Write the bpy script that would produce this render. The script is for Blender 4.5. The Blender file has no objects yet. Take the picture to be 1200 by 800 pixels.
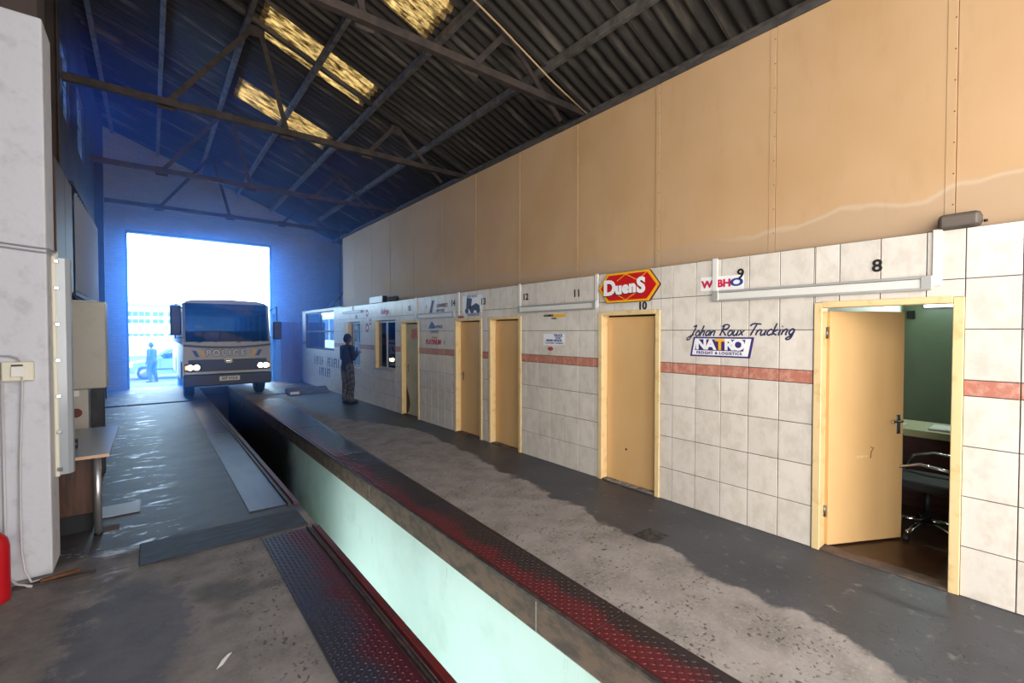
import bpy, bmesh, math, random
from mathutils import Vector, Matrix
random.seed(7)
PI = math.pi
sc = bpy.context.scene
col = sc.collection

# ------------------------------------------------------------------ camera, sky, lights, exposure
YAW = 0.673; PITCH = 0.0204; CAMH = 1.75
cam_d = bpy.data.cameras.new('camera'); cam = bpy.data.objects.new('camera', cam_d); col.objects.link(cam)
cam.location = (0, 0, CAMH); cam.rotation_euler = (PI/2 - PITCH, 0, -YAW)
cam_d.sensor_width = 36; cam_d.lens = 36*531.28/1200; cam_d.clip_start = .05; cam_d.clip_end = 400
sc.camera = cam
w = bpy.data.worlds.new('sky'); sc.world = w; w.use_nodes = True
bg = w.node_tree.nodes['Background']; bg.inputs[0].default_value = (0.27, 0.47, 1.0, 1); bg.inputs[1].default_value = 24.0
def light(name, kind, loc, rot, energy, color, **kw):
    d = bpy.data.lights.new(name, kind); d.energy = energy; d.color = color
    for k, v in kw.items(): setattr(d, k, v)
    o = bpy.data.objects.new(name, d); o.location = loc; o.rotation_euler = rot; col.objects.link(o); return o
light('sun', 'SUN', (0, 0, 20), (math.radians(-24), math.radians(-14), 0), 5.0, (1, .95, .86), angle=.01)
light('rear_doorway_daylight', 'AREA', (2.3, -3.9, 2.5), (PI/2, 0, 0), 640, (1, .965, .92), shape='RECTANGLE', size=5.6, size_y=4.4)
light('added_side_fill', 'AREA', (-1.2, -2.0, 2.35), (0, -PI/2, 0), 400, (1, .97, .93), shape='RECTANGLE', size=4.4, size_y=3.4)  # added fill lamp, lights the tiled wall from the front
pf = light('front_doorway_portal', 'AREA', (1.425, 18.35, 2.4), (-PI/2, 0, 0), 1, (1, 1, 1), shape='RECTANGLE', size=3.95, size_y=4.8)
pf.data.cycles.is_portal = True
vs = sc.view_settings
vs.view_transform = 'Standard'; vs.look = 'None'; vs.gamma = 1; vs.use_curve_mapping = False; vs.exposure = 0.0
sc.cycles.use_denoising = True
sc.cycles.max_bounces = 8; sc.cycles.transparent_max_bounces = 32; sc.cycles.diffuse_bounces = 5; sc.cycles.glossy_bounces = 4; sc.cycles.volume_bounces = 1
sc.cycles.sample_clamp_indirect = 6

# ------------------------------------------------------------------ helpers: materials
def lin(c):
    if isinstance(c, str): c = tuple(int(c[i:i+2], 16)/255 for i in (0, 2, 4))
    return tuple((x/12.92 if x <= .04045 else ((x+.055)/1.055)**2.4) for x in c[:3]) + (1,)
class NT:
    def __init__(s, name):
        s.m = bpy.data.materials.new(name); s.m.use_nodes = True; s.t = s.m.node_tree
        s.b = s.t.nodes['Principled BSDF']; s.out = s.t.nodes['Material Output']
        s._pos = None
    def n(s, kind, **kw):
        o = s.t.nodes.new(kind)
        for k, v in kw.items(): setattr(o, k, v)
        return o
    def l(s, a, b): s.t.links.new(a, b)
    def pos(s):
        if s._pos is None: s._pos = s.n('ShaderNodeNewGeometry').outputs['Position']
        return s._pos
    def xyz(s):
        sp = s.n('ShaderNodeSeparateXYZ'); s.l(s.pos(), sp.inputs[0]); return sp.outputs
    def val(s, x, sock):
        if isinstance(x, (int, float)): sock.default_value = x
        else: s.l(x, sock)
    def math(s, op, a, b=0.0, clamp=False):
        o = s.n('ShaderNodeMath', operation=op, use_clamp=clamp); s.val(a, o.inputs[0]); s.val(b, o.inputs[1]); return o.outputs[0]
    def noise(s, scale, detail=4, rough=.55, stretch=None, dist=0):
        o = s.n('ShaderNodeTexNoise'); o.inputs['Scale'].default_value = scale; o.inputs['Detail'].default_value = detail
        o.inputs['Roughness'].default_value = rough; o.inputs['Distortion'].default_value = dist
        if stretch:
            mp = s.n('ShaderNodeVectorMath', operation='MULTIPLY'); mp.inputs[1].default_value = stretch
            s.l(s.pos(), mp.inputs[0]); s.l(mp.outputs[0], o.inputs['Vector'])
        else: s.l(s.pos(), o.inputs['Vector'])
        return o.outputs['Fac']
    def ramp(s, x, lo, hi):      # 0 below lo, 1 above hi
        o = s.n('ShaderNodeMapRange'); o.interpolation_type = 'SMOOTHSTEP'
        s.val(x, o.inputs['Value']); o.inputs['From Min'].default_value = lo; o.inputs['From Max'].default_value = hi
        return o.outputs[0]
    def mix(s, f, a, b):
        o = s.n('ShaderNodeMix', data_type='RGBA')
        s.val(f, o.inputs['Factor'])
        for c, k in ((a, 6), (b, 7)):
            if isinstance(c, (tuple, str)): o.inputs[k].default_value = lin(c)
            else: s.l(c, o.inputs[k])
        return o.outputs[2]
    def fmix(s, f, a, b):
        o = s.n('ShaderNodeMix', data_type='FLOAT'); s.val(f, o.inputs['Factor']); s.val(a, o.inputs[2]); s.val(b, o.inputs[3]); return o.outputs[0]
    def color(s, c):
        if isinstance(c, (tuple, str)): s.b.inputs['Base Color'].default_value = lin(c)
        else: s.l(c, s.b.inputs['Base Color'])
    def bump(s, h, strength=.3, dist=.01):
        o = s.n('ShaderNodeBump'); o.inputs['Strength'].default_value = strength; o.inputs['Distance'].default_value = dist
        s.l(h, o.inputs['Height']); s.l(o.outputs[0], s.b.inputs['Normal'])
def M(name, c, rough=.6, metal=0, c2=None, scale=6, lo=.4, hi=.65, bump=0, bscale=40, stretch=None, spec=None):
    t = NT(name); t.b.inputs['Roughness'].default_value = rough; t.b.inputs['Metallic'].default_value = metal
    if spec is not None: t.b.inputs['Specular IOR Level'].default_value = spec
    if c2: t.color(t.mix(t.ramp(t.noise(scale, 5, .6, stretch), lo, hi), c, c2))
    else: t.color(c)
    if bump: t.bump(t.noise(bscale, 4), bump, .01)
    return t.m
def emis(name, c, strength):
    t = NT(name); t.color((0.8, 0.8, 0.8)); t.b.inputs['Emission Color'].default_value = lin(c); t.b.inputs['Emission Strength'].default_value = strength
    return t.m
def glass(name, tint, rough=.02, mixf=.5, ior=1.5):
    """window glass: partly see-through, partly a glossy reflection"""
    t = NT(name); tr = t.n('ShaderNodeBsdfTransparent'); tr.inputs[0].default_value = lin(tint)
    gl = t.n('ShaderNodeBsdfGlossy'); gl.inputs['Roughness'].default_value = rough; gl.inputs[0].default_value = (.9, .95, 1, 1)
    fr = t.n('ShaderNodeFresnel'); fr.inputs[0].default_value = ior
    mx = t.n('ShaderNodeMixShader'); f = t.math('ADD', fr.outputs[0], mixf, True)
    t.l(f, mx.inputs[0]); t.l(tr.outputs[0], mx.inputs[1]); t.l(gl.outputs[0], mx.inputs[2]); t.l(mx.outputs[0], t.out.inputs['Surface'])
    return t.m

# ------------------------------------------------------------------ helpers: geometry
class MB:
    def __init__(s): s.bm = bmesh.new()
    def box(s, x0, x1, y0, y1, z0, z1, m=None, bev=0):
        vs = [s.bm.verts.new((x, y, z)) for x in (x0, x1) for y in (y0, y1) for z in (z0, z1)]
        fs = [s.bm.faces.new([vs[i] for i in q]) for q in ((0, 1, 3, 2), (4, 6, 7, 5), (0, 4, 5, 1), (2, 3, 7, 6), (0, 2, 6, 4), (1, 5, 7, 3))]
        if m is not None: bmesh.ops.transform(s.bm, matrix=m, verts=vs)
        if bev:
            es = list({e for f in fs for e in f.edges})
            bmesh.ops.bevel(s.bm, geom=es, offset=bev, segments=2 if bev > .01 else 1, affect='EDGES', profile=.5)
        return s
    def bar(s, p, q, wd, ht, up=(0, 0, 1), bev=0):
        p = Vector(p); q = Vector(q); d = q - p; L = d.length; x = d.normalized(); u = Vector(up)
        y = u.cross(x)
        if y.length < 1e-4: y = Vector((0, 1, 0)).cross(x)
        y.normalize(); z = x.cross(y)
        m = Matrix((x, y, z)).transposed().to_4x4(); m.translation = p
        return s.box(0, L, -wd/2, wd/2, -ht/2, ht/2, m, bev)
    def angle(s, p, q, a, t, up=(0, 0, 1)):       # L-section steel
        p = Vector(p); q = Vector(q); x = (q-p).normalized(); y = Vector(up).cross(x)
        if y.length < 1e-4: y = Vector((0, 1, 0)).cross(x)
        y.normalize(); z = x.cross(y); m = Matrix((x, y, z)).transposed().to_4x4(); m.translation = p; L = (q-p).length
        s.box(0, L, 0, a, 0, t, m); s.box(0, L, 0, t, t, a, m); return s
    def cone(s, p, q, r0, r1, n=16, caps=True):
        p = Vector(p); q = Vector(q); x = (q-p).normalized(); y = x.orthogonal().normalized(); z = x.cross(y)
        A = []; B = []
        for i in range(n):
            a = 2*PI*i/n; d = y*math.cos(a) + z*math.sin(a)
            A.append(s.bm.verts.new(p + d*r0)); B.append(s.bm.verts.new(q + d*r1))
        for i in range(n): s.bm.faces.new((A[i], A[(i+1) % n], B[(i+1) % n], B[i])).smooth = True
        if caps: s.bm.faces.new(A[::-1]); s.bm.faces.new(B)
        return s
    def tube(s, pts, r, n=8):
        pts = [Vector(p) for p in pts]; rings = []
        prev = None
        for i, p in enumerate(pts):
            t = (pts[min(i+1, len(pts)-1)] - pts[max(i-1, 0)]).normalized()
            y = t.orthogonal().normalized() if prev is None else (prev - t*prev.dot(t)).normalized()
            prev = y; z = t.cross(y)
            rings.append([s.bm.verts.new(p + (y*math.cos(2*PI*k/n) + z*math.sin(2*PI*k/n))*r) for k in range(n)])
        for a, b in zip(rings, rings[1:]):
            for k in range(n): s.bm.faces.new((a[k], a[(k+1) % n], b[(k+1) % n], b[k])).smooth = True
        s.bm.faces.new(rings[0][::-1]); s.bm.faces.new(rings[-1]); return s
    def lathe(s, c, axis, prof, n=24):      # prof: (r, h) along axis from c
        c = Vector(c); x = Vector(axis).normalized(); y = x.orthogonal().normalized(); z = x.cross(y); rings = []
        for r, h in prof:
            rings.append([s.bm.verts.new(c + x*h + (y*math.cos(2*PI*k/n) + z*math.sin(2*PI*k/n))*max(r, 1e-4)) for k in range(n)])
        for a, b in zip(rings, rings[1:]):
            for k in range(n): s.bm.faces.new((a[k], a[(k+1) % n], b[(k+1) % n], b[k])).smooth = True
        s.bm.faces.new(rings[0][::-1]); s.bm.faces.new(rings[-1]); return s
    def prism(s, poly, ext):
        a = [s.bm.verts.new(p) for p in poly]; e = Vector(ext); b = [s.bm.verts.new(Vector(p)+e) for p in poly]; n = len(a)
        s.bm.faces.new(a); s.bm.faces.new(b[::-1])
        for i in range(n): s.bm.faces.new((a[i], b[i], b[(i+1) % n], a[(i+1) % n]))
        return s
    def ball(s, c, rx, ry, rz, u=16, v=10):
        r = bmesh.ops.create_uvsphere(s.bm, u_segments=u, v_segments=v, radius=1)
        for vv in r['verts']: vv.co = Vector((vv.co.x*rx, vv.co.y*ry, vv.co.z*rz)) + Vector(c)
        for f in {f for vv in r['verts'] for f in vv.link_faces}: f.smooth = True
        return s
    def mesh(s, name, mat):
        bmesh.ops.recalc_face_normals(s.bm, faces=s.bm.faces)
        me = bpy.data.meshes.new(name); s.bm.to_mesh(me); s.bm.free()
        if mat: me.materials.append(mat)
        return me
    def build(s, name, mat, parent=None, **kw):
        me = s.mesh(name, mat); return put(name, me, parent, **kw)
def wloc(o):
    v = Vector((0, 0, 0))
    while o is not None: v = v + o.location; o = o.parent
    return v
def put(name, me, parent=None, loc=None, world=True, **props):
    """link a mesh whose coordinates are world coordinates; a top-level thing gets its origin at its base centre"""
    o = bpy.data.objects.new(name, me); col.objects.link(o)
    if world:
        if parent is not None: off = wloc(parent)
        elif props.get('kind') == 'structure': off = Vector((0, 0, 0))
        else:
            xs = [v.co for v in me.vertices]
            lo = [min(v[i] for v in xs) for i in range(3)]; hi = [max(v[i] for v in xs) for i in range(3)]
            off = Vector(((lo[0]+hi[0])/2, (lo[1]+hi[1])/2, lo[2])); o.location = off
        me.transform(Matrix.Translation(-off))
    if parent is not None: o.parent = parent
    if loc is not None: o.location = loc
    for k, v in props.items():
        if v is not None: o[k] = v
    return o
def thing(name, loc, label, cat, group=None):
    o = bpy.data.objects.new(name, None); o.location = loc; o.empty_display_size = .1; col.objects.link(o)
    o['label'] = label; o['category'] = cat
    if group: o['group'] = group
    return o
def S(name, mb, mat, parent=None): return mb.build(name, mat, parent, **({'kind': 'structure'} if parent is None else {}))
def text_bm(s, size, shear=0, bold=0, width=1, depth=.002, align='CENTER', spacing=1):
    cu = bpy.data.curves.new('lettering', 'FONT'); cu.body = s; cu.size = size; cu.shear = shear; cu.offset = bold
    cu.extrude = depth; cu.align_x = align; cu.align_y = 'CENTER'; cu.resolution_u = 4; cu.space_character = spacing
    o = bpy.data.objects.new('lettering', cu); col.objects.link(o)
    bpy.context.view_layer.update()
    me = bpy.data.meshes.new_from_object(o.evaluated_get(bpy.context.evaluated_depsgraph_get()))
    bpy.data.objects.remove(o); bpy.data.curves.remove(cu)
    for v in me.vertices: v.co.x *= width
    return me
def wall_xf(me, y, z, x):      # lettering onto the tiled wall, read from the hall
    me.transform(Matrix(((0, 0, -1, x), (-1, 0, 0, y), (0, 1, 0, z), (0, 0, 0, 1))))
    return me
def wall_text(name, s, y, z, size, mat, parent=None, x=None, **kw):
    props = {k: kw.pop(k) for k in ('label', 'category', 'group') if k in kw}
    me = wall_xf(text_bm(s, size, **kw), y, z, (XT - .003) if x is None else x); me.materials.clear(); me.materials.append(mat)
    return put(name, me, parent, **props)

# ------------------------------------------------------------------ dimensions of the place
XT = 4.19                # face of the tiles
TW, TH = .2525, .333     # tile size
ROWS = [(0, TH), (TH, 2*TH), (2*TH, 3*TH), (3*TH, 4*TH), (4*TH+.105, 5*TH+.105), (5*TH+.105, 6*TH+.105), (6*TH+.105, 7*TH+.105)]
ZTOP = 7*TH + .105
YF = 18.2                # inner face of the front gable wall
XL, XR = -1.08, 6.5      # hall side walls
def R(x): return 5.35 + .386*(5.4 - x)

# ------------------------------------------------------------------ materials
m_grout = M('grout', '54463f', .9)
def tile_mat(name, a, b, sc1):
    t = NT(name); t.b.inputs['Roughness'].default_value = .32
    oi = t.n('ShaderNodeObjectInfo'); n1 = t.ramp(t.noise(sc1, 8, .65, (1, 1, .7)), .42, .66)
    c = t.mix(n1, a, b)
    hsv = t.n('ShaderNodeHueSaturation'); t.l(c, hsv.inputs['Color']); t.l(t.fmix(oi.outputs['Random'], .94, 1.05), hsv.inputs['Value'])
    t.color(hsv.outputs[0]); return t.m
m_tile = tile_mat('cream_tile', 'dfd6ca', 'd2c8ba', 9)
m_border = tile_mat('terracotta_tile', 'bd7763', 'cf9a86', 22)
def panel_mat():
    t = NT('tan_panel_paint'); x, y, z = t.xyz(); t.b.inputs['Roughness'].default_value = .7
    base = t.mix(t.ramp(t.noise(.7, 3), .35, .7), 'c39e75', 'ba9467')
    base = t.mix(t.math('MULTIPLY', t.ramp(t.noise(9, 6, .7, (1, 1, .25)), .5, .8), .25), base, 'a38058')
    # dust settled in a wavy tide mark above the ledge
    wob = t.math('ADD', t.math('MULTIPLY', t.noise(1.1, 2), .5), t.math('MULTIPLY', t.noise(6, 3), .06))
    edge = t.math('ADD', 2.36, wob)
    nearf = t.math('SUBTRACT', 1.0, t.ramp(y, 1.6, 2.4))
    edge = t.math('ADD', edge, t.math('MULTIPLY', nearf, .05))
    d = t.math('SUBTRACT', z, edge)
    below = t.math('SUBTRACT', 1, t.ramp(d, -.05, .06))
    base = t.mix(t.math('MULTIPLY', below, .55), base, 'b39a80')
    line = t.math('SUBTRACT', 1, t.ramp(t.math('ABSOLUTE', d), .0, .03))
    base = t.mix(t.math('MULTIPLY', line, t.math('MULTIPLY', nearf, .3)), base, 'd3c2ac')
    t.color(base); t.bump(t.noise(3, 3), .15, .02); return t.m
m_panel = panel_mat()
m_batten = M('tan_batten', 'b08a58', .6, c2='a37b4a', scale=12)
m_door = M('ochre_door_paint', 'e2b880', .45, c2='dbae72', scale=1.6, stretch=(1, 1, .5), lo=.3, hi=.75)
m_doorpale = M('pale_door_paint', 'c9c4a6', .45, c2='bdb795', scale=2)
m_frame = M('cream_frame_paint', 'e6c994', .5, c2='d6b57a', scale=9, lo=.5, hi=.72)
m_bare = M('bare_broken_wood', '6b4326', .9, c2='4d2e1a', scale=30)
m_steel = M('dull_steel', '8d8a86', .4, .9, c2='6d6660', scale=30)
m_chrome = M('chrome', 'd5d5d8', .15, 1)
m_brushed = M('brushed_steel', 'c9c8c8', .32, .85)
m_alu = M('grey_aluminium', 'b4b2ae', .45, .3)
m_whiteplastic = M('white_plastic', 'dedad2', .4)
m_creamplastic = M('cream_plastic', 'd8d2bd', .45)
m_greycord = M('pale_grey_cord', 'bdb9bb', .5)
m_black = M('black_plastic', '17171a', .45)
m_dark = M('dark_rubber', '1d1d20', .8)
m_red = M('red_paint', 'b3121d', .35)
m_redsign = M('sign_red', 'c8151b', .4); m_yelsign = M('sign_yellow', 'f2b21c', .4); m_white = M('sign_white', 'f2f0ee', .45)
m_maroon = M('sign_maroon_edge', '4a0a0c', .5)
m_navy = M('navy_print', '25274f', .5); m_bluep = M('blue_print', '2a3f8c', .5); m_ink = M('black_print', '17161a', .5); m_pink = M('crimson_print', 'c81f4a', .5); m_purple = M('purple_print', '3a2c74', .5)
m_faint = M('faded_red_print', 'c06a78', .6); m_greyprint = M('grey_blue_print', '6d7aa8', .6)
m_sheet = M('asbestos_cement_sheet', '3a342e', .9, c2='766b5f', scale=1.6, lo=.5, hi=.78, stretch=(.45, 3.4, .45), bump=.2, bscale=60)
m_rust = M('rusty_steel', '4d413a', .75, .2, c2='3b3430', scale=5, bump=.15)
m_purlin = M('grey_purlin', '6f675e', .8, c2='524b44', scale=6)
m_rafter = M('weathered_purlin', '4a4541', .8, c2='35312e', scale=8)
m_leftwall = M('dark_brown_plaster', '4a3c36', .85, c2='3a302d', scale=1.5, bump=.1)
m_pier = M('white_limewash', 'c5c5ca', .8, c2='b2b1b6', scale=7, lo=.5, hi=.75, bump=.35, bscale=18)
m_pit = None
def skylight_mat():
    t = NT('aged_fibreglass'); n = t.ramp(t.noise(13, 8, .75, (.35, 2.0, .35)), .36, .62)
    c = t.mix(n, '5a4020', 'ecc98a')
    d = t.n('ShaderNodeBsdfDiffuse'); tr = t.n('ShaderNodeBsdfTranslucent'); mx = t.n('ShaderNodeMixShader')
    t.l(c, d.inputs[0]); t.l(c, tr.inputs[0]); mx.inputs[0].default_value = .45
    t.l(d.outputs[0], mx.inputs[1]); t.l(tr.outputs[0], mx.inputs[2]); t.l(mx.outputs[0], t.out.inputs['Surface']); return t.m
m_sky = skylight_mat()
def brick_wall_mat():
    t = NT('painted_brickwork'); x, y, z = t.xyz()
    cb = t.n('ShaderNodeCombineXYZ'); t.l(x, cb.inputs[0]); t.l(z, cb.inputs[1])
    b = t.n('ShaderNodeTexBrick'); t.l(cb.outputs[0], b.inputs['Vector']); b.inputs['Scale'].default_value = 1
    b.inputs['Brick Width'].default_value = .23; b.inputs['Row Height'].default_value = .085; b.inputs['Mortar Size'].default_value = .008
    b.inputs['Color1'].default_value = lin('a6a6aa'); b.inputs['Color2'].default_value = lin('98989c'); b.inputs['Mortar'].default_value = lin('8b8b90')
    t.color(t.mix(t.math('MULTIPLY', t.ramp(t.noise(.8, 6), .5, .75), .5), b.outputs['Color'], '77777a'))
    t.b.inputs['Roughness'].default_value = .8
    t.bump(b.outputs['Fac'], -.4, .01); return t.m
m_brick = brick_wall_mat()
def floor_left_mat():
    t = NT('oily_concrete_floor'); x, y, z = t.xyz()
    n = t.noise(3.2, 8, .65); fine = t.noise(45, 4, .6); big = t.noise(.8, 4)
    base = t.mix(t.ramp(n, .35, .68), '857f7a', '6a6562')
    base = t.mix(t.math('MULTIPLY', t.ramp(fine, .55, .72), .5), base, '989088')
    base = t.mix(t.math('MULTIPLY', t.ramp(big, .5, .62), .5), base, '3f3f43')
    # smooth dark screed beyond the cross channel
    far = t.ramp(t.math('ADD', y, t.math('MULTIPLY', t.noise(2.5, 4), .5)), 4.9, 5.15)
    base = t.mix(t.math('MULTIPLY', far, .8), base, '2d2e34')
    # wet, worn streaks on the left side of the bay
    st = t.ramp(t.noise(3.0, 6, .7, (.9, 2.2, 1), .6), .56, .64)
    lane = t.math('SUBTRACT', 1, t.ramp(t.math('ADD', x, t.math('MULTIPLY', y, .02)), .12, .42))
    st = t.math('MULTIPLY', st, t.math('MULTIPLY', lane, t.ramp(y, 3.9, 4.6)))
    base = t.mix(t.math('MULTIPLY', st, .75), base, 'a7a5a6')
    # a blue-grey paint patch in the foreground
    px = t.math('ADD', t.math('MULTIPLY', t.math('SUBTRACT', x, -.12), 3.2), t.math('MULTIPLY', t.math('SUBTRACT', n, .5), 2.5))
    py = t.math('ADD', t.math('MULTIPLY', t.math('SUBTRACT', y, 3.35), 1.1), t.math('MULTIPLY', t.math('SUBTRACT', big, .5), 1.0))
    rr = t.math('SQRT', t.math('ADD', t.math('MULTIPLY', px, px), t.math('MULTIPLY', py, py)))
    pt = t.math('SUBTRACT', 1, t.ramp(rr, .75, .95)); base = t.mix(t.math('MULTIPLY', pt, .6), base, '47505e')
    # exposed aggregate pits beside the plates
    pit = t.math('MULTIPLY', t.ramp(t.noise(34, 3, .55, None, .4), .57, .66), t.ramp(t.noise(5, 3), .42, .52))
    pit = t.math('MULTIPLY', pit, t.math('MULTIPLY', t.ramp(x, .25, .6), t.math('SUBTRACT', 1, far)))
    base = t.mix(t.math('MULTIPLY', pit, .8), base, '2a2828')
    t.color(base)
    t.b.inputs['Specular IOR Level'].default_value = .35; r = t.fmix(st, t.fmix(far, .75, .55), .3); t.l(r, t.b.inputs['Roughness'])
    h = t.math('SUBTRACT', t.math('ADD', t.math('MULTIPLY', n, .8), t.math('MULTIPLY', fine, .25)), t.math('MULTIPLY', pit, .6))
    t.bump(h, .5, .012); return t.m
def floor_right_mat():
    t = NT('painted_walkway_floor'); x, y, z = t.xyz()
    n = t.noise(3, 8, .65); fine = t.noise(42, 4, .6); big = t.noise(1.2, 5)
    conc = t.mix(t.ramp(n, .35, .68), '99918b', '7d7670')
    conc = t.mix(t.math('MULTIPLY', t.ramp(fine, .52, .7), .5), conc, 'aea498')
    pit = t.math('MULTIPLY', t.ramp(t.noise(34, 3, .55, None, .4), .57, .66), t.ramp(t.noise(4, 3), .45, .55))
    conc = t.mix(t.math('MULTIPLY', pit, .8), conc, '2c2a2a')
    paint = t.mix(t.ramp(big, .35, .7), '44454a', '37383d')
    paint = t.mix(t.math('MULTIPLY', t.ramp(t.noise(16, 6, .7), .62, .74), .5), paint, '77736e')
    paint = t.mix(t.math('MULTIPLY', t.ramp(t.noise(2.2, 6, .7), .58, .68), .35), paint, '5d5b58')
    edge = t.math('ADD', 3.02, t.math('MULTIPLY', t.math('SUBTRACT', t.math('MINIMUM', y, 7.5), .4), .105))
    edge = t.math('SUBTRACT', edge, t.math('MULTIPLY', t.ramp(y, 7.0, 10.5), .95))
    d = t.math('SUBTRACT', t.math('ADD', x, t.math('ADD', t.math('MULTIPLY', t.math('SUBTRACT', big, .5), .5), t.math('MULTIPLY', t.math('SUBTRACT', n, .5), .35))), edge)
    f = t.ramp(d, -.03, .03); f = t.math('MULTIPLY', f, t.fmix(t.ramp(t.noise(9, 5), .6, .7), 1, .55))
    t.color(t.mix(f, conc, paint)); t.l(t.fmix(f, .85, .5), t.b.inputs['Roughness'])
    h = t.math('SUBTRACT', t.math('ADD', t.math('MULTIPLY', n, .7), t.math('MULTIPLY', fine, .3)), t.math('MULTIPLY', pit, .6))
    t.bump(h, .45, .012); return t.m
m_fl, m_fr = floor_left_mat(), floor_right_mat()
m_beam = M('grimy_concrete_edge', '6b5648', .85, c2='4c423b', scale=6, stretch=(1, 1, 2), bump=.3)
def pit_mat():
    t = NT('pale_green_paint_far_shade'); x, y, z = t.xyz(); t.b.inputs['Roughness'].default_value = .55
    c = t.mix(t.ramp(t.noise(2.2, 5, .6), .45, .8), 'cfe4dd', 'c0d6cc')
    c = t.mix(t.math('MULTIPLY', t.ramp(t.noise(7, 6, .7, (1, 1, .35)), .62, .72), .35), c, '8f9c86')
    e = t.ramp(t.math('ADD', y, t.math('MULTIPLY', t.math('SUBTRACT', t.noise(1.1, 4), .5), 2.2)), 7.6, 9.8)  # far end darkened in the paint colour, as the light fades there
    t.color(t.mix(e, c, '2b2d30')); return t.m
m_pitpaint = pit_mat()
m_channel = M('dark_worn_steel', '2a2b30', .65, .1, c2='3a3d45', scale=5, stretch=(1, 4, 1))
def plate_mat(name, a, b, x0, x1, flip):
    t = NT(name); x, y, z = t.xyz()
    n = t.noise(3, 5); f = t.ramp(t.math('ADD', x, t.math('MULTIPLY', t.math('SUBTRACT', n, .5), .45)), x0, x1)
    c = t.mix(f, a, b) if not flip else t.mix(f, b, a)
    c = t.mix(t.math('MULTIPLY', t.ramp(t.noise(14, 5), .55, .75), .5), c, '2b2427')
    t.color(c); t.b.inputs['Metallic'].default_value = .45; t.b.inputs['Roughness'].default_value = .42; return t.m
m_plate_r = plate_mat('red_worn_plate', '66222a', '33292b', 2.06, 2.19, False)
m_plate_l = plate_mat('red_and_steel_plate', '55232e', '3a3846', .84, 1.02, True)
m_plate_far = M('bare_steel_plate', '3e3a4a', .4, .5, c2='302b3a', scale=2.5, stretch=(3, .7, 1))
m_redrail = M('red_rail_paint', '611619', .5, c2='451618', scale=10)
m_darkrail = M('dark_rail_steel', '3a3030', .5, .4, c2='5a4842', scale=14)
m_ramp = M('weathered_plywood', '6d6660', .8, c2='57524e', scale=6)
m_woodveneer = M('brown_wood_veneer', '50301e', .5, c2='361f14', scale=5, stretch=(6, 6, .6))
m_desk = M('grey_laminate', '9a9ea6', .25)
m_edging = M('beech_edging', 'c9a183', .5)
m_beige = M('beige_enamel', 'b3ada0', .5, c2='a9a396', scale=3)
m_paper = M('paper', 'e6e6e4', .7)
m_officewall = M('grey_green_wall_paint', '9aa894', .6, c2='8f9d8a', scale=1)
m_officefloor = M('brown_lino', '4a3324', .35, c2='3b281c', scale=5)
m_counter = M('pale_green_counter', 'b5b48a', .5)
m_maroonwood = M('maroon_wood', '4a2320', .5, c2='38201c', scale=6, stretch=(1, 1, 6))
m_tube = emis('fluorescent_tube', 'e4f4ff', 5)
m_rgate = M('red_brown_door_paint', '6a2d26', .55, c2='55251f', scale=3)

# ------------------------------------------------------------------ the setting: floors and pit
PX0, PX1, PY0, PY1 = 1.165, 1.955, -3.6, 17.4
b = MB(); b.box(XL-.2, PX0, -4, 14.0, -.3, 0); b.box(XL-.2, PX0, 14.28, PY1, -.3, 0); b.box(XL-.2, XR, PY1, YF+.25, -.3, 0)
S('floor', b, m_fl)
b = MB(); b.box(PX1, 7.6, -4, 14.0, -.22, 0); b.box(PX1, XR, 14.28, PY1, -.22, 0)
S('floor.001', b, m_fr)
b = MB(); b.box(XL, PX0, 14.0, 14.28, -.3, -.06); b.box(PX1, XT, 14.0, 14.28, -.3, -.06); S('floor_drain_channel', b, m_channel)
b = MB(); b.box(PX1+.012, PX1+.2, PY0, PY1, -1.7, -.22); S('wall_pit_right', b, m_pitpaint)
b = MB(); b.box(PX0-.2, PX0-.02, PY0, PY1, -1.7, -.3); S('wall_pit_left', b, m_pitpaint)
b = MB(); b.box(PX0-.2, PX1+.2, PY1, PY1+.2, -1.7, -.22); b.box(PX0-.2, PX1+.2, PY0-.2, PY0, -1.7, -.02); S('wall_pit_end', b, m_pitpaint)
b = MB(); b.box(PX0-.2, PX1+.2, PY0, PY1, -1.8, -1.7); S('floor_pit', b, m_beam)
b = MB(); y = PY0
while y < PY1:                                   # cast edge blocks of the kerb along the pit
    y2 = min(y+2.9, PY1); b.box(PX1-.001, PX1+.02, y+.004, y2-.004, -.215-random.random()*.012, -.012, bev=.004); y = y2
S('trim_pit_kerb', b, m_beam)
MB().box(PX1-.004, PX1+.026, PY0, 13.4, -.016, .010, bev=.003).build('trim_kerb_angle', m_darkrail, None, kind='structure')
# ground outside
b = MB(); prof = [(YF+.24, -.002), (22, -.2), (25, -.42), (40, -.6), (140, -1.2)]
for (y0, z0), (y1, z1) in zip(prof, prof[1:]):
    b.prism([(-60, y0, z0), (60, y0, z0), (60, y1, z1), (-60, y1, z1)], (0, 0, -.3))
S('ground_yard', b, M('yard_asphalt', '30353c', .9, c2='282c32', scale=2))

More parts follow.
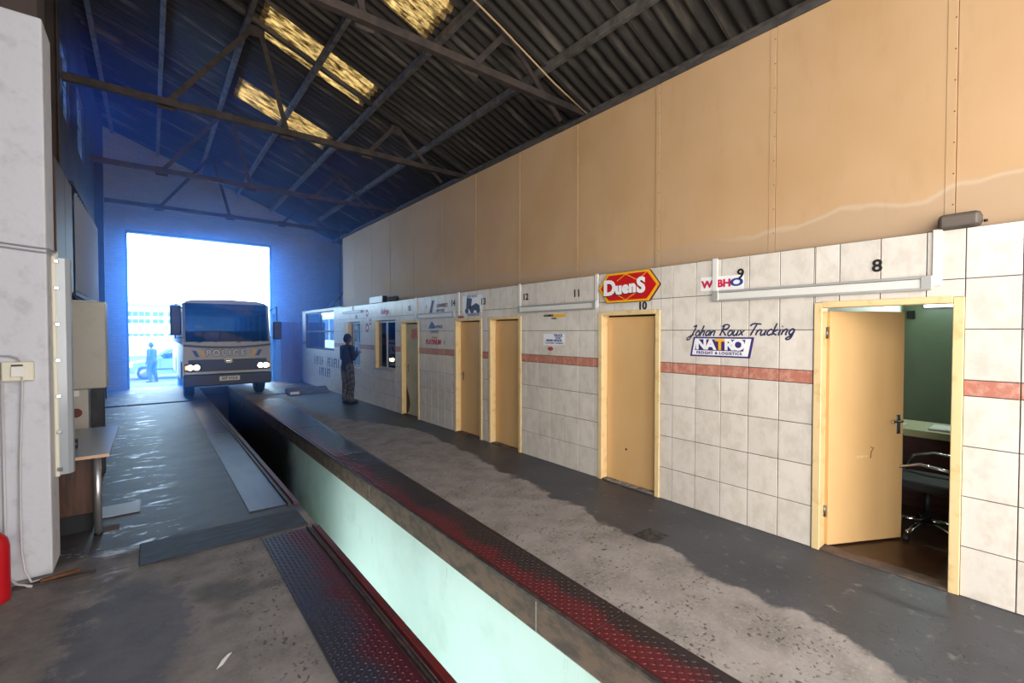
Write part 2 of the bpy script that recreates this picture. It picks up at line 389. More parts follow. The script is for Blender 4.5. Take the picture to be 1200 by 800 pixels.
# ------------------------------------------------------------------ walls
OPEN = [(.478, 1.34, 0, 1.985), (2.755, 3.589, 0, 1.985), (5.039, 5.841, 0, 1.985), (6.03, 6.87, 0, 1.985), (8.233, 9.06, 0, 1.985),
        (9.36, 10.52, .90, 2.02), (11.5, 12.7, .84, 2.02), (13.6, 16.7, 1.21, 2.40)]
YA, YB = -2.0, 17.1
def wall_cells(y0, y1):
    """(y0,y1,z0,z1) pieces of the wall strip y0..y1 outside the openings"""
    ys = sorted({y0, y1, *[v for o in OPEN for v in o[:2] if y0 < v < y1]}); out = []
    for a, c in zip(ys, ys[1:]):
        zs = [(0, ZTOP)]
        for o in OPEN:
            if o[0] < (a+c)/2 < o[1]: zs = [(0, o[2]), (o[3], ZTOP)]
        out += [(a, c, z0, z1) for z0, z1 in zs if z1-z0 > .001]
    return out
b = MB()
for a, c, z0, z1 in wall_cells(YA, YB): b.box(XT+.006, XT+.125, a, c, z0, z1)
wall_right = S('wall_right', b, m_grout)
# tiles, one by one near the camera, joined beyond
cols = []
def seg(y0, y1, anchor):
    ys = [y0]; k = math.floor((y0-anchor)/TW) + 1
    while anchor + k*TW < y1 - .004:
        if anchor + k*TW > y0 + .004: ys.append(anchor + k*TW)
        k += 1
    ys.append(y1); return list(zip(ys, ys[1:]))
edges = [YA, .478, 1.34, 2.755, 3.589, 5.039, 5.841, 6.03, 6.87, 8.233, 9.06, 9.36, 10.52, 11.5, 12.7, 13.6, 16.7, YB]
anchors = {0: .478, 1: .67, 2: 2.612, 3: 2.612, 4: 5.039-.11, 5: 5.0, 6: 5.9, 7: 6.2, 8: 6.87+.1}
for i, (a, c) in enumerate(zip(edges, edges[1:])): cols += seg(a, c, anchors.get(i, a))
pieces = []
for a, c in cols:
    hole = None
    for o in OPEN:
        if o[0]-.001 < (a+c)/2 < o[1]+.001: hole = o
    rows = [(z0, z1, m_tile, 'tile') for z0, z1 in ROWS] + [(4*TH, 4*TH+.105, m_border, 'border_tile')]
    for z0, z1, mt, nm in rows:
        parts = [(z0, z1)]
        if hole: parts = [(z0, min(z1, hole[2])), (max(z0, hole[3]), z1)]
        for p0, p1 in parts:
            if p1-p0 > .012: pieces.append((a, c, p0, p1, mt, nm))
cache = {}
def tile_mesh(wd, ht, mt):
    k = (round(wd, 3), round(ht, 3), mt.name)
    if k not in cache:
        g = .003; b = MB(); x1, z1 = wd/2-g, ht/2-g; bv = .0025
        rings = [[b.bm.verts.new((xx, s*yy, t*zz)) for s, t in ((-1, -1), (1, -1), (1, 1), (-1, 1))] for xx, yy, zz in ((.008, x1, z1), (.0015, x1, z1), (0, x1-bv, z1-bv))]
        for r0, r1 in zip(rings, rings[1:]):
            for i in range(4): b.bm.faces.new((r0[i], r0[(i+1) % 4], r1[(i+1) % 4], r1[i]))
        b.bm.faces.new(rings[-1]); cache[k] = b.mesh(k[2], mt)
    return cache[k]
near_t = sorted([p for p in pieces if p[5] == 'tile'], key=lambda p: abs((p[0]+p[1])/2 - .2))
single = {id(p) for p in near_t[:296]}
far = {'tile': MB(), 'border_tile': MB()}
for p in pieces:
    a, c, z0, z1, mt, nm = p
    if id(p) in single or nm == 'border_tile' and a < 9:
        o = put(nm, tile_mesh(c-a, z1-z0, mt), wall_right, loc=(XT + random.uniform(-.0008, .0008), (a+c)/2, (z0+z1)/2), world=False)
    else: far[nm].box(XT, XT+.008, a+.0022, c-.0022, z0+.0022, z1-.0022)
far['tile'].build('far_tiles', m_tile, wall_right, kind='stuff'); far['border_tile'].build('far_border_tiles', m_border, wall_right, kind='stuff')
# tan boarding above the offices
b = MB(); b.box(4.32, 4.36, -2.5, 13.11, ZTOP, 4.40); wall_upper = S('wall_right_upper', b, m_batten)
seams = [-2.4, -1.75, -.6, .55, 1.69, 2.84, 4.03, 5.196, 6.35, 7.49, 8.64, 9.84, 10.93, 12.13, 13.11]
for i, (a, c) in enumerate(zip(seams, seams[1:])):
    d = random.uniform(0, .006); b = MB(); b.box(4.29+d, 4.32, a+.004, c-.004, ZTOP+.004, 4.405, bev=.003)
    b.build('board_panel', m_panel, wall_upper)
for s in seams[1:-1]:
    MB().box(4.2885, 4.295, s-.002, s+.05, ZTOP+.006, 4.40, bev=.002).build('seam_strip', m_panel, wall_upper)
    b = MB()
    for k in range(9): b.cone((4.2885, s+.008, 2.62+k*.21), (4.286, s+.008, 2.62+k*.21), .005, .003, 6)
    b.build('nail_heads', m_darkrail, wall_upper, kind='stuff')
MB().box(4.27, 4.37, -2.5, 13.11, 4.405, 4.46, bev=.004).build('top_rail', m_rafter, wall_upper)
b = MB(); b.box(4.30, 6.5, 13.07, 13.11, ZTOP, 4.4); S('wall_upper_end', b, m_batten)
b = MB(); b.box(XT+.02, 7.6, -2.6, YB, ZTOP-.03, ZTOP-.002); S('ceiling_offices', b, m_officewall)
MB().box(XT-.012, XT+.13, 12.9, YB+.02, ZTOP, ZTOP+.035, bev=.005).build('trim_office_roof_edge', m_alu, None, kind='structure')
# office shells behind the openings
b = MB(); b.box(7.5, 7.6, -2.6, YB, 0, ZTOP); S('wall_office_back', b, m_officewall)
for nm, y0 in (('wall_office_side', 1.41), ('wall_office_side.001', 9.15), ('wall_office_side.002', YB-.1), ('wall_office_side.003', -2.6), ('wall_office_side.004', 13.3)):
    b = MB(); b.box(XT+.126, 7.5, y0, y0+.09, 0.005, ZTOP-.03); S(nm, b, m_officewall)
b = MB(); b.box(XT+.03, 7.5, -2.5, 1.41, .0, .006); S('floor_office', b, m_officefloor)
# hall side walls
b = MB(); b.box(XR, XR+.2, -4, YB+.02, ZTOP+.002, R(XR)+.1); b.box(XR, XR+.2, YB+.02, YF+.25, -.2, R(XR)+.1); S('wall_hall_right', b, m_leftwall)
SIDE = (-3.8, -.25, 0, 4.6)       # unseen opening added in the left wall for the side fill lamp
WL = [(9.9, 11.3, 5.35, 6.6), (12.45, 13.6, 5.35, 6.6)]      # high windows in the left wall
b = MB(); ztl = R(XL)+.1
b.box(XL-.25, XL, -4, SIDE[0], -.2, ztl); b.box(XL-.25, XL, SIDE[0], SIDE[1], SIDE[3], ztl)
ys = [SIDE[1], *[v for o in WL for v in o[:2]], YF+.25]
for i, (a, c) in enumerate(zip(ys, ys[1:])):
    if i % 2: b.box(XL-.25, XL, a, c, -.2, 5.35); b.box(XL-.25, XL, a, c, 6.6, ztl)
    else: b.box(XL-.25, XL, a, c, -.2, ztl)
S('wall_left', b, m_leftwall)
m_pane = glass('window_glass', 'e6f0f4', .02, .05)
for i, (a, c, z0, z1) in enumerate(WL):
    b = MB()
    for yy in (a+.02, (a+c)/2, c-.02): b.box(XL-.08, XL-.03, yy-.02, yy+.02, z0, z1)
    for zz in (z0+.02, (z0+z1)/2, z1-.02): b.box(XL-.08, XL-.03, a, c, zz-.02, zz+.02)
    wf = S('window_%d' % (i+4), b, m_rafter)
    for k in range(2):
        for j in range(2):
            ya = a+.04 + k*(c-a)/2; za = z0+.04 + j*(z1-z0)/2
            MB().box(XL-.06, XL-.054, ya, ya+(c-a)/2-.06, za, za+(z1-z0)/2-.06).build('pane', m_pane, wf)
# front gable wall with the drive-through opening
DX0, DX1, DZ = -.55, 3.4, 4.81
b = MB()
def gable_strip(x0, x1, z0):
    b.prism([(x0, YF, z0), (x1, YF, z0), (x1, YF, R(x1)+.04), (x0, YF, R(x0)+.04)], (0, .25, 0))
gable_strip(XL-.2, DX0, -.1); gable_strip(DX0, DX1, DZ); gable_strip(DX1, XR+.1, -.1)
S('wall_front', b, m_brick)
b = MB(); b.box(DX0-.02, DX0+.03, YF-.05, YF-.002, 0, DZ+.05, bev=.004); b.box(DX1-.03, DX1+.02, YF-.05, YF-.002, 0, DZ+.05, bev=.004); b.box(DX0, DX1, YF-.05, YF-.002, DZ, DZ+.06, bev=.004)
b.build('trim_doorway', m_rafter, None, kind='structure')
# rear wall with its open doorway (behind the camera)
b = MB(); b.box(XL-.2, -.6, -4.2, -4, -.2, 7.8); b.box(5.2, XR+.2, -4.2, -4, -.2, 5.6); b.box(-.6, 5.2, -4.2, -4, 4.8, 7.6); S('wall_rear', b, m_brick)
# unseen walls and roof added behind the hall to block the blue sky
m_cream = M('cream_render', 'd8c8ae', .9)
b = MB(); b.box(-9, 14, -13.2, -13, -.3, 6.5); b.box(-9, -8.8, -13, 4, -.3, 6.5); b.box(13.8, 14, -13, -4.2, -.3, 6.5); b.box(-9, XL-.26, 4, 4.2, -.3, 6.5); b.box(XR+.2, 14, -4.2, -4, -.3, 6.5); S('wall_sky_block', b, m_cream)
b = MB(); b.box(-9, 14, -13.2, -4.2, 6.5, 6.7); b.box(-9, XL-.26, -4.2, 4.2, 6.5, 6.7); S('ceiling_sky_block', b, m_cream)
b = MB(); b.box(-9, 14, -13, -4, -.3, -.001); b.box(-9, XL-.2, -4, 4, -.3, -.001); S('floor_rear_yard', b, m_beam)
# white pier at the left
b = MB(); b.box(XL, -.575, 4.62, 4.97, 0, 3.97, bev=.012); S('wall_pier', b, m_pier)
b = MB(); b.box(XL, -.60, 4.64, 4.95, 3.972, R(-.6)-.2); S('trim_pier_beam', b, m_leftwall)
MB().box(-.88, -.868, 4.606, 4.622, 0, 3.96).build('trim_pier_joint', m_pier, None, kind='structure')

# ------------------------------------------------------------------ roof: corrugated sheets, skylights
W177 = .177; SHW = 5*W177
b = MB(); b.prism([(XL-.3, -4.1, R(XL-.3)+.30), (XR+.3, -4.1, R(XR+.3)+.30), (XR+.3, -4.1, R(XR+.3)+.301), (XL-.3, -4.1, R(XL-.3)+.301)], (0, .1, 0))
ceiling = S('ceiling', b, m_sheet)
def sheet_mesh(x0, x1, mt, nm):
    bm = MB(); n = 30; lift = .055
    for side, dz in ((0, 0), (1, .007)):
        rows = []
        for x in (x0, x1):
            rows.append([bm.bm.verts.new((x, SHW*i/n - .012*(i == 0) + .012*(i == n), R(x) + lift + dz + .028*(1-math.cos(2*PI*i/6)))) for i in range(n+1)])
        for i in range(n):
            f = bm.bm.faces.new((rows[0][i], rows[0][i+1], rows[1][i+1], rows[1][i])); f.smooth = True
    me = bpy.data.meshes.new(nm); bm.bm.to_mesh(me); bm.bm.free(); me.materials.append(mt); return me
bands = [(6.65, 5.0), (5.08, 3.26), (3.34, 1.48), (1.56, -.3), (-.22, -1.35)]
shm = [sheet_mesh(a, c, m_sheet, 'roof_sheet') for a, c in bands]; skm = sheet_mesh(*bands[2], m_sky, 'skylight_sheet')
for k in range(-14, 12):
    y = 8.05 + k*SHW
    if y < -4.3 or y > YF+.3: continue
    for j in range(5):
        is_sky = j == 2 and k % 3 == 0 and k < 6
        put('skylight_sheet' if is_sky else 'roof_sheet', skm if is_sky else shm[j], ceiling, loc=(0, y, (.008*(j % 2)) + random.uniform(-.003, .004)), world=False)
# purlins along the hall
for i, x in enumerate((-.83, .24, 1.32, 2.39, 3.43, 4.62, 5.6)):
    b = MB(); b.box(x-.04, x+.04, -4, YF, R(x)-.07, R(x)+.05, bev=.006)
    nm = ('the one along the left wall', 'second from the left wall, straight overhead', 'third from the left wall', 'fourth from the left wall, above the golden skylights', 'fifth from the left wall, just right of the skylights', 'the last before the tan boarding, sixth from the left', 'half hidden above the tan boarding')[i]
    b.build('roof_purlin', m_purlin, label='weathered dark roof purlin running lengthwise, '+nm, category='roof beam', group='purlins under the roof sheets')
# trusses across
def truss(y, label, rust):
    t = thing('roof_truss', (2.7, y, 5.2), label, 'roof truss', 'trusses across the hall')
    c = lambda x: R(x)-.05
    MB().bar((-.9, y, 5.2), (6.4, y, 5.2), .09, .10, bev=.004).build('tie_beam', rust, t)
    b = MB(); b.angle((-1.0, y-.04, c(-1.0)+.03), (6.4, y-.04, c(6.4)+.03), .07, .012); b.build('rafter', m_sheet, t)
    for p, q in (((.23, 5.2), (1.42, c(1.42))), ((1.5, c(1.5)), (1.91, 5.2)), ((3.32, 5.2), (3.90, c(3.9))), ((3.93, c(3.93)), (4.95, 4.98)), ):
        MB().bar((p[0], y+.05, p[1]), (q[0], y+.05, q[1]), .025, .075, up=(0, 1, 0) if False else (0, 0, 1)).build('strut', rust, t)
    for x, z in ((1.46, c(1.46)-.05), (3.92, c(3.92)-.05), (.23, 5.2), (1.91, 5.2), (3.32, 5.2)):
        MB().box(x-.11, x+.11, y+.052, y+.064, z-.09, z+.09, bev=.01).build('gusset_plate', rust, t)
truss(1.3, 'rusty steel roof truss nearest to the camera', m_rust)
truss(4.97, 'rusty steel roof truss in front of the nearest bright skylight', m_rust)
truss(8.61, 'rusty brown steel roof truss passing below the middle skylight, with a clear zigzag of struts', m_rust)
truss(12.3, 'dim steel roof truss second from the bright doorway', m_rust)
truss(15.9, 'dark steel roof truss closest to the bright doorway', m_rust)
for y, lb in ((8.61, 'dark brown steel column against the left wall under the zigzag truss'), (15.9, 'dark brown steel column against the left wall nearest the doorway')):
    b = MB(); b.box(-1.075, -1.06, y-.075, y+.075, 0.01, R(-1)-.16); b.box(-.93, -.915, y-.075, y+.075, 0.01, R(-1)-.2); b.box(-1.06, -.93, y-.006, y+.006, 0.01, R(-1)-.2)
    b.build('steel_column', m_leftwall, label=lb, category='column', group='columns on the left wall')
# golden cable clipped under the near rafter
MB().tube([(2.6, 4.9, R(2.6)-.19), (3.7, 4.9, R(3.7)-.17), (4.7, 4.9, R(4.7)-.2), (5.45, 4.9, R(5.45)-.16)], .013, 8).build('roof_cable', M('tan_cable', 'c9a678', .5), label='thin tan cable running down along the near roof truss to the boarding', category='cable')
MB().tube([(4.25, 13.2, ZTOP+.034), (4.25, 13.2, 5.0)], .015).build('conduit_pipe', m_rafter, label='thin dark vertical pipe at the far end of the tan boarding', category='pipe')
MB().tube([(4.5, 13.4, 3.0), (4.9, 16.9, 2.5)], .03).build('roof_drain_pipe', m_rust, label='dark sloping pipe above the far office roof, before the brick gable', category='pipe')

# ------------------------------------------------------------------ doors in the tiled wall
def frame_parts(d, y0, y1, z1, mt):
    fw = .055
    MB().box(XT-.014, XT+.124, y0, y0+fw, 0, z1, bev=.004).build('jamb', mt, d)
    MB().box(XT-.014, XT+.124, y1-fw, y1, 0, z1, bev=.004).build('jamb', mt, d)
    MB().box(XT-.014, XT+.124, y0+fw, y1-fw, z1-.04, z1+.008, bev=.004).build('head', mt, d)
    MB().box(XT-.005, XT+.124, y0+fw, y1-fw, 0, .012).build('sill', m_beam, d)
def lever(d, x, y, z, s, mt=None):
    pl = MB().box(x-.006, x, y-.02, y+.02, z-.09, z+.07, bev=.004).build('handle_plate', m_steel, d)
    MB().cone((x-.006, y, z+.02), (x-.05, y, z+.02), .01, .01, 10).tube([(x-.05, y, z+.02), (x-.052, y+s*.11, z+.02)], .009, 8).build('door_handle', m_chrome, pl)
def closed_door(n, y0, y1, mt, xleaf=XT+.085, handle=None):
    d = bpy.data.objects.new('door_%d' % n, None); col.objects.link(d); d['kind'] = 'structure'; d.location = (XT, (y0+y1)/2, 0)
    frame_parts(d, y0, y1, 1.985, m_frame)
    lf = MB().box(xleaf, xleaf+.04, y0+.058, y1-.058, .014, 1.985-.058, bev=.003).build('leaf', mt, d)
    if handle: lever(lf, xleaf, handle, 1.0, -1)
    return d, lf
d10, lf = closed_door(2, 2.755, 3.589, m_door)
MB().cone((XT+.0849, 3.25, .40), (XT+.082, 3.25, .40), .013, .011, 10).build('plugged_hole', m_dark, lf)
MB().box(XT-.02, XT+.08, 2.83, 3.5, .0125, .02, bev=.003).build('worn_threshold', M('scuffed_concrete', '9a958e', .8, c2='4a4846', scale=20), d10)
closed_door(3, 5.039, 5.841, m_door)
closed_door(4, 6.03, 6.87, m_door, handle=6.73)
d15, lf = closed_door(5, 8.233, 9.06, m_doorpale, handle=8.90)
b = MB(); b.prism([(XT+.0835, 8.99, .02), (XT+.0835, 8.985, .62), (XT+.0835, 8.93, .52), (XT+.0835, 8.86, .40), (XT+.0835, 8.81, .24), (XT+.0835, 8.87, .08), (XT+.0835, 8.95, .02)], (.0016, 0, 0)); b.build('broken_veneer', m_bare, lf)
b = MB(); b.prism([(XT+.0835, 8.60+.17*math.cos(a)*(.7+.4*((i*7) % 3)/2), 1.72+.13*math.sin(a)*(.7+.4*((i*5) % 3)/2)) for i, a in enumerate([k*PI/6 for k in range(12)])], (.0016, 0, 0)); b.build('sticker', M('faded_orange_sticker', 'd0705c', .6), lf)
# open door of the near office
d8 = bpy.data.objects.new('door_1', None); col.objects.link(d8); d8['kind'] = 'structure'; d8.location = (XT, .9, 0)
frame_parts(d8, .478, 1.34, 1.985, m_frame)
hx, hy = XT+.10, 1.275; dv = Vector((.70, -.36, 0)).normalized(); Lw = .74
m = Matrix(((dv.x, -dv.y, 0, hx), (dv.y, dv.x, 0, hy), (0, 0, 1, 0), (0, 0, 0, 1)))
lf = MB().box(0, Lw, -.02, .02, .02, 1.92, m, .003).build('leaf', m_door, d8)
def dl(x, y, z): return tuple(m @ Vector((x, y, z)))
pl = MB().box(Lw-.075, Lw-.035, -.026, -.02, .90, 1.06, m, .002).build('handle_plate', m_steel, lf)
MB().cone(dl(Lw-.055, -.026, 1.01), dl(Lw-.055, -.06, 1.01), .01, .01, 10).tube([dl(Lw-.055, -.06, 1.01), dl(Lw-.17, -.062, 1.01)], .009, 8).build('door_handle', m_chrome, pl)
MB().tube([dl(Lw-.33, -.0215, .80), dl(Lw-.30, -.0215, .795), dl(Lw-.325, -.0215, .76), dl(Lw-.33, -.0215, .71)], .004, 6).build('scratch_patch', M('scraped_brown', '8a5a2a', .7), lf)
MB().box(Lw-.47, Lw-.36, -.0215, -.0195, .715, .735, m).build('old_paper_remnant', m_frame, lf)
for z in (.25, 1.7): MB().cone((XT+.085, 1.279, z), (XT+.085, 1.279, z+.09), .01, .01, 8).build('hinge', m_steel, d8)

# ------------------------------------------------------------------ windows in the tiled wall
def win(n, y0, y1, z0, z1, vs, hs, fm, gm, xf=XT+.05, fw=.035):
    b = MB()
    for yy in vs: b.box(xf-.02, xf+.02, yy-fw/2, yy+fw/2, z0, z1)
    for zz in hs: b.box(xf-.018, xf+.018, y0, y1, zz-fw/2, zz+fw/2)
    f = S('window_%d' % n, b, fm)
    for ya, yb in zip(vs, vs[1:]):
        for za, zb in zip(hs, hs[1:]):
            MB().box(xf-.003, xf+.003, ya+fw/2, yb-fw/2, za+fw/2, zb-fw/2).build('pane', gm, f)
    return f
m_winframe = M('dark_window_frame', '2b2c36', .5); m_darkglass = glass('dark_window_glass', '5f7488', .02, .12); m_blueglass = glass('reflective_blue_glass', '3a6078', .02, .3)
f = win(1, 13.6, 16.7, 1.21, 2.40, [13.63, 15.1, 16.67], [1.24, 1.78, 2.38], m_winframe, m_blueglass, fw=.06)
f = win(2, 9.36, 10.52, .90, 2.02, [9.39, 9.93, 10.49], [.93, 1.99], m_alu, m_darkglass, xf=XT+.07)
MB().box(XT-.01, XT+.12, 10.44, 10.52, .9, 2.02, bev=.003).build('side_reveal', m_frame, f)
MB().box(XT-.03, XT+.11, 9.36, 10.52, .875, .902, bev=.004).build('sill', m_alu, f)
MB().box(XT+.10, XT+.11, 9.42, 9.82, 1.35, 1.95).build('blue_blind', M('blue_blind_cloth', '3d6c9c', .7), f)
f = win(3, 11.5, 12.7, .84, 2.02, [11.53, 12.15, 12.67], [.87, 1.99], m_alu, m_darkglass, xf=XT+.08)
MB().box(XT-.01, XT+.12, 12.35, 12.7, .84, 2.02, bev=.003).build('side_reveal', m_frame, f)
MB().box(XT-.12, XT+.11, 11.5, 12.7, .81, .842, bev=.004).build('counter_shelf', m_alu, f)

# ------------------------------------------------------------------ trunking and ducts on the tiles
def trunking(y0, y1, z, label, drops, wide=.062):
    t = thing('cable_trunking', (XT-.02, (y0+y1)/2, z-.04), label, 'trunking', 'wall trunkings above the doors')
    MB().box(XT-.028, XT-.001, y0, y1, z-wide/2, z+wide/2, bev=.003).build('channel', m_whiteplastic, t)
    for dz in (wide/2+.012, -wide/2-.008): MB().box(XT-.034, XT-.001, y0, y1, z+dz-.009, z+dz+.009, bev=.003).build('edge_rail', m_alu, t)
    for ye in (y0, y1): MB().box(XT-.037, XT-.001, ye-.03, ye+.03, z-wide/2-.014, z+wide/2+.022, bev=.004).build('end_cap', m_alu, t)
    for yd in drops:
        MB().box(XT-.016, XT-.001, yd-.024, yd+.024, z-wide/2+.01, ZTOP+.01, bev=.003).build('drop_duct', m_whiteplastic, t)
trunking(.665, 2.15, 2.085, 'long white and grey cable trunking above the open office door', [2.165, .615])
trunking(3.64, 5.05, 2.075, 'white cable trunking between the red sign and the numbers eleven and twelve', [3.62, 5.07])
trunking(6.88, 8.25, 2.065, 'white cable trunking under the black blade logo between two doors', [6.73, 8.34])
trunking(11.36, 12.7, 2.28, 'thin dark trunking above the hatch where the person stands', [12.0], wide=.03)
t = thing('bulkhead_light', (XT-.02, .51, ZTOP), 'dusty dark oval bulkhead lamp on the ledge above the open door', 'lamp')
b = MB(); b.box(XT-.05, XT+.055, .405, .615, ZTOP+.002, ZTOP+.10, bev=.03); b.build('body', M('dusty_dark_plastic', '5a5048', .7, c2='463d37', scale=20), t)
MB().box(XT-.058, XT-.03, .42, .60, ZTOP+.012, ZTOP+.085, bev=.012).build('lens', M('dull_brown_lens', '63584e', .5), t)
MB().cone((XT, .40, ZTOP+.03), (XT, .38, ZTOP+.03), .01, .008, 8).build('gland', m_black, t)
t = thing('junction_box', (XT+.03, 10.05, ZTOP), 'pale box with dark front standing on the ledge above the far windows', 'box')
MB().box(XT-.04, XT+.08, 9.98, 10.75, ZTOP+.002, ZTOP+.15, bev=.004).build('housing', m_whiteplastic, t)
MB().box(XT-.03, XT+.075, 9.955, 9.982, ZTOP+.005, ZTOP+.15, bev=.004).build('dark_end', m_ink, t)
t = thing('bulkhead_light', (XT+.02, 9.45, ZTOP), 'small black bulkhead lamp on the ledge above the far sliding window', 'lamp')
MB().box(XT-.06, XT+.05, 9.25, 9.6, ZTOP+.002, ZTOP+.10, bev=.025).build('body', m_black, t)
MB().box(XT-.07, XT-.04, 9.29, 9.56, ZTOP+.015, ZTOP+.085, bev=.01).build('lens', m_dark, t)

# ------------------------------------------------------------------ lettering and signs on the tiles
NUM = [('8', .942, 2.235, .125, 'number 8 on the tile above the open office door'), ('9', 1.93, 2.275, .125, 'number 9 beside the white card with red letters'), ('10', 2.977, 2.035, .115, 'number 10 above the tan door under the red sign'),
       ('11', 3.95, 2.235, .13, 'number 11 on the tile left of the red sign'), ('12', 4.944, 2.25, .13, 'number 12 on the tile beside the white duct'), ('13', 6.0, 2.24, .15, 'number 13 beside the navy truck emblem'),
       ('14', 6.926, 2.26, .15, 'number 14 right of the blade logo'), ('15', 8.65, 2.24, .14, 'number 15 above the pale damaged door'), ('16', 11.75, 2.15, .14, 'number 16 above the hatch')]
for s, y, z, sz, lb in NUM:
    wall_text('door_number', s, y, z, sz, m_ink, bold=.003, label='black '+lb, category='number', group='door numbers on the tiles')
def hexa(y0, y1, z0, z1, k): return [(y0, (z0+z1)/2), (y0-k, z0), (y1+k, z0), (y1, (z0+z1)/2), (y1+k, z1), (y0-k, z1)]
def flat(name, poly, x, th, mat, parent, **kw): return MB().prism([(x, y, z) for y, z in poly], (-th, 0, 0)).build(name, mat, parent, **kw)
t = thing('wall_sign', (XT-.02, 3.165, 2.09), 'red and yellow six-sided sign board with white lettering above door ten', 'sign')
flat('board', hexa(3.575, 2.745, 2.085, 2.425, .13), XT-.001, .028, m_maroon, t)
flat('yellow_rim', hexa(3.572, 2.748, 2.09, 2.422, .128), XT-.029, .002, m_yelsign, t)
flat('red_face', hexa(3.535, 2.785, 2.112, 2.400, .115), XT-.031, .002, m_redsign, t)
b = MB()
for (ya, za), (yb, zb) in (((3.42, 2.40), (3.52, 2.32)), ((3.18, 2.40), (3.30, 2.33)), ((3.18, 2.40), (3.02, 2.32)), ((2.90, 2.40), (3.02, 2.32)), ((3.3, 2.18), (3.18, 2.112)), ((3.05, 2.18), (3.18, 2.112)), ((3.42, 2.112), (3.5, 2.19)), ((2.9, 2.112), (2.85, 2.16))):
    MB().bar((XT-.0335, ya, za), (XT-.0335, yb, zb), .001, .009).build('yellow_line', m_yelsign, t)
for y, z, s, ch in ((3.405, 2.25, .235, 'D'), (3.275, 2.24, .175, 'u'), (3.18, 2.245, .175, 'e'), (3.085, 2.25, .175, 'n'), (2.975, 2.255, .225, 'S')):
    wall_text('white_letter', ch, y+.004, z-.008, s, m_ink, t, x=XT-.0345, bold=.012)
    wall_text('white_letter', ch, y, z, s, m_white, t, x=XT-.0375, bold=.011)
t = thing('wall_sign', (XT, 2.12, 2.19), 'white card with red and blue letters behind the white duct', 'sign')
flat('card', [(2.31, 2.15), (1.90, 2.14), (1.90, 2.27), (2.31, 2.28)], XT-.0005, .0015, m_white, t)
for y, ch, mt, wd in ((2.245, 'W', m_pink, 1.1), (2.12, 'B', m_pink, 1), (2.055, 'H', m_pink, 1.1), (1.965, 'O', m_bluep, 1.5)):
    wall_text('letter', ch, y, 2.205, .095, mt, t, bold=.004, width=wd)
SCR = {'J': (1.0, [[(.35, 1.6), (.65, 1.85), (.75, 1.7), (.6, .3), (.4, -.5), (.1, -.7), (-.02, -.4), (.3, -.05), (.8, .25)]]), 'o': (.75, [[(.35, .9), (.1, .6), (.1, .2), (.35, 0), (.58, .25), (.58, .65), (.35, .9), (.3, .88)]]),
       'h': (.75, [[(.1, 1.8), (.05, 0), (.06, .4), (.3, .85), (.5, .8), (.5, .15), (.65, 0)]]), 'a': (.75, [[(.6, .8), (.3, .9), (.05, .5), (.15, .05), (.45, .2), (.6, .8), (.55, .2), (.7, 0)]]),
       'n': (.75, [[(.05, .85), (.05, 0), (.06, .45), (.3, .85), (.5, .75), (.5, .15), (.65, 0)]]), 'R': (1.1, [[(.15, 0), (.3, 1.7)], [(0, 1.5), (.4, 1.85), (.9, 1.7), (.85, 1.2), (.3, .95), (.6, .5), (1.0, 0)]]),
       'u': (.75, [[(.05, .85), (.05, .2), (.25, 0), (.5, .3), (.55, .85), (.55, .15), (.7, 0)]]), 'x': (.75, [[(.05, .85), (.6, 0)], [(.6, .85), (.05, 0)]]), 'T': (.95, [[(-.15, 1.5), (.2, 1.85), (1.15, 1.75)], [(.6, 1.75), (.35, 0)]]),
       'r': (.52, [[(.05, .85), (.05, 0), (.06, .5), (.25, .85), (.5, .8)]]), 'c': (.65, [[(.55, .7), (.35, .9), (.1, .6), (.1, .2), (.35, 0), (.6, .2)]]), 'k': (.72, [[(.1, 1.8), (.05, 0)], [(.55, .85), (.08, .4), (.6, 0)]]),
       'i': (.38, [[(.1, .85), (.1, .1), (.25, 0)], [(.15, 1.25), (.2, 1.33)]]), 'g': (.75, [[(.55, .75), (.3, .9), (.05, .5), (.25, .05), (.5, .3), (.55, .85), (.5, -.4), (.2, -.7), (0, -.5), (.6, 0)]])}
def smooth_pts(P, n=5):
    P = [Vector((*p, 0)) for p in P]
    if len(P) < 3: return P
    Q = [P[0]] + P + [P[-1]]; out = []
    for i in range(1, len(Q)-2):
        for k in range(n):
            t_ = k/n; a_, b_, c_, d_ = Q[i-1], Q[i], Q[i+1], Q[i+2]
            out.append(.5*((2*b_) + (c_-a_)*t_ + (2*a_-5*b_+4*c_-d_)*t_*t_ + (3*b_-a_-3*c_+d_)*t_**3))
    return out + [P[-1]]
t = thing('script_lettering', (XT, 1.97, 1.68), 'dark blue slanted script lettering on the tiles left of the open door', 'lettering')
pen = 0
for ch in 'Johan Roux Trucking':
    if ch == ' ': pen += .5; continue
    wd, strokes = SCR[ch]; b = MB()
    for st in strokes:
        pts = [(XT-.001, 2.44 - (pen + p.x + .32*p.y)*.069, 1.712 + p.y*.056 + pen*.0012) for p in smooth_pts(st)]
        bb = MB(); bb.tube(pts, .0072, 6)
        for v in bb.bm.verts: v.co.x = XT-.001 + (v.co.x-XT+.001)*.25
        me_ = bpy.data.meshes.new('tmp'); bb.bm.to_mesh(me_); bb.bm.free(); b.bm.from_mesh(me_); bpy.data.meshes.remove(me_)
    b.build('letter', m_navy, t); pen += wd
t = thing('wall_sign', (XT, 2.12, 1.515), 'small white name plate with purple rim and one yellow letter, under the blue script', 'sign')
def para(y0, y1, z0, z1, k): return [(y0, z0), (y1, z0), (y1-k, z1), (y0-k, z1)]
flat('purple_rim', para(2.415, 1.84, 1.515, 1.705, .035), XT-.0005, .0015, m_purple, t)
flat('white_face', para(2.395, 1.86, 1.53, 1.69, .03), XT-.002, .001, m_white, t)
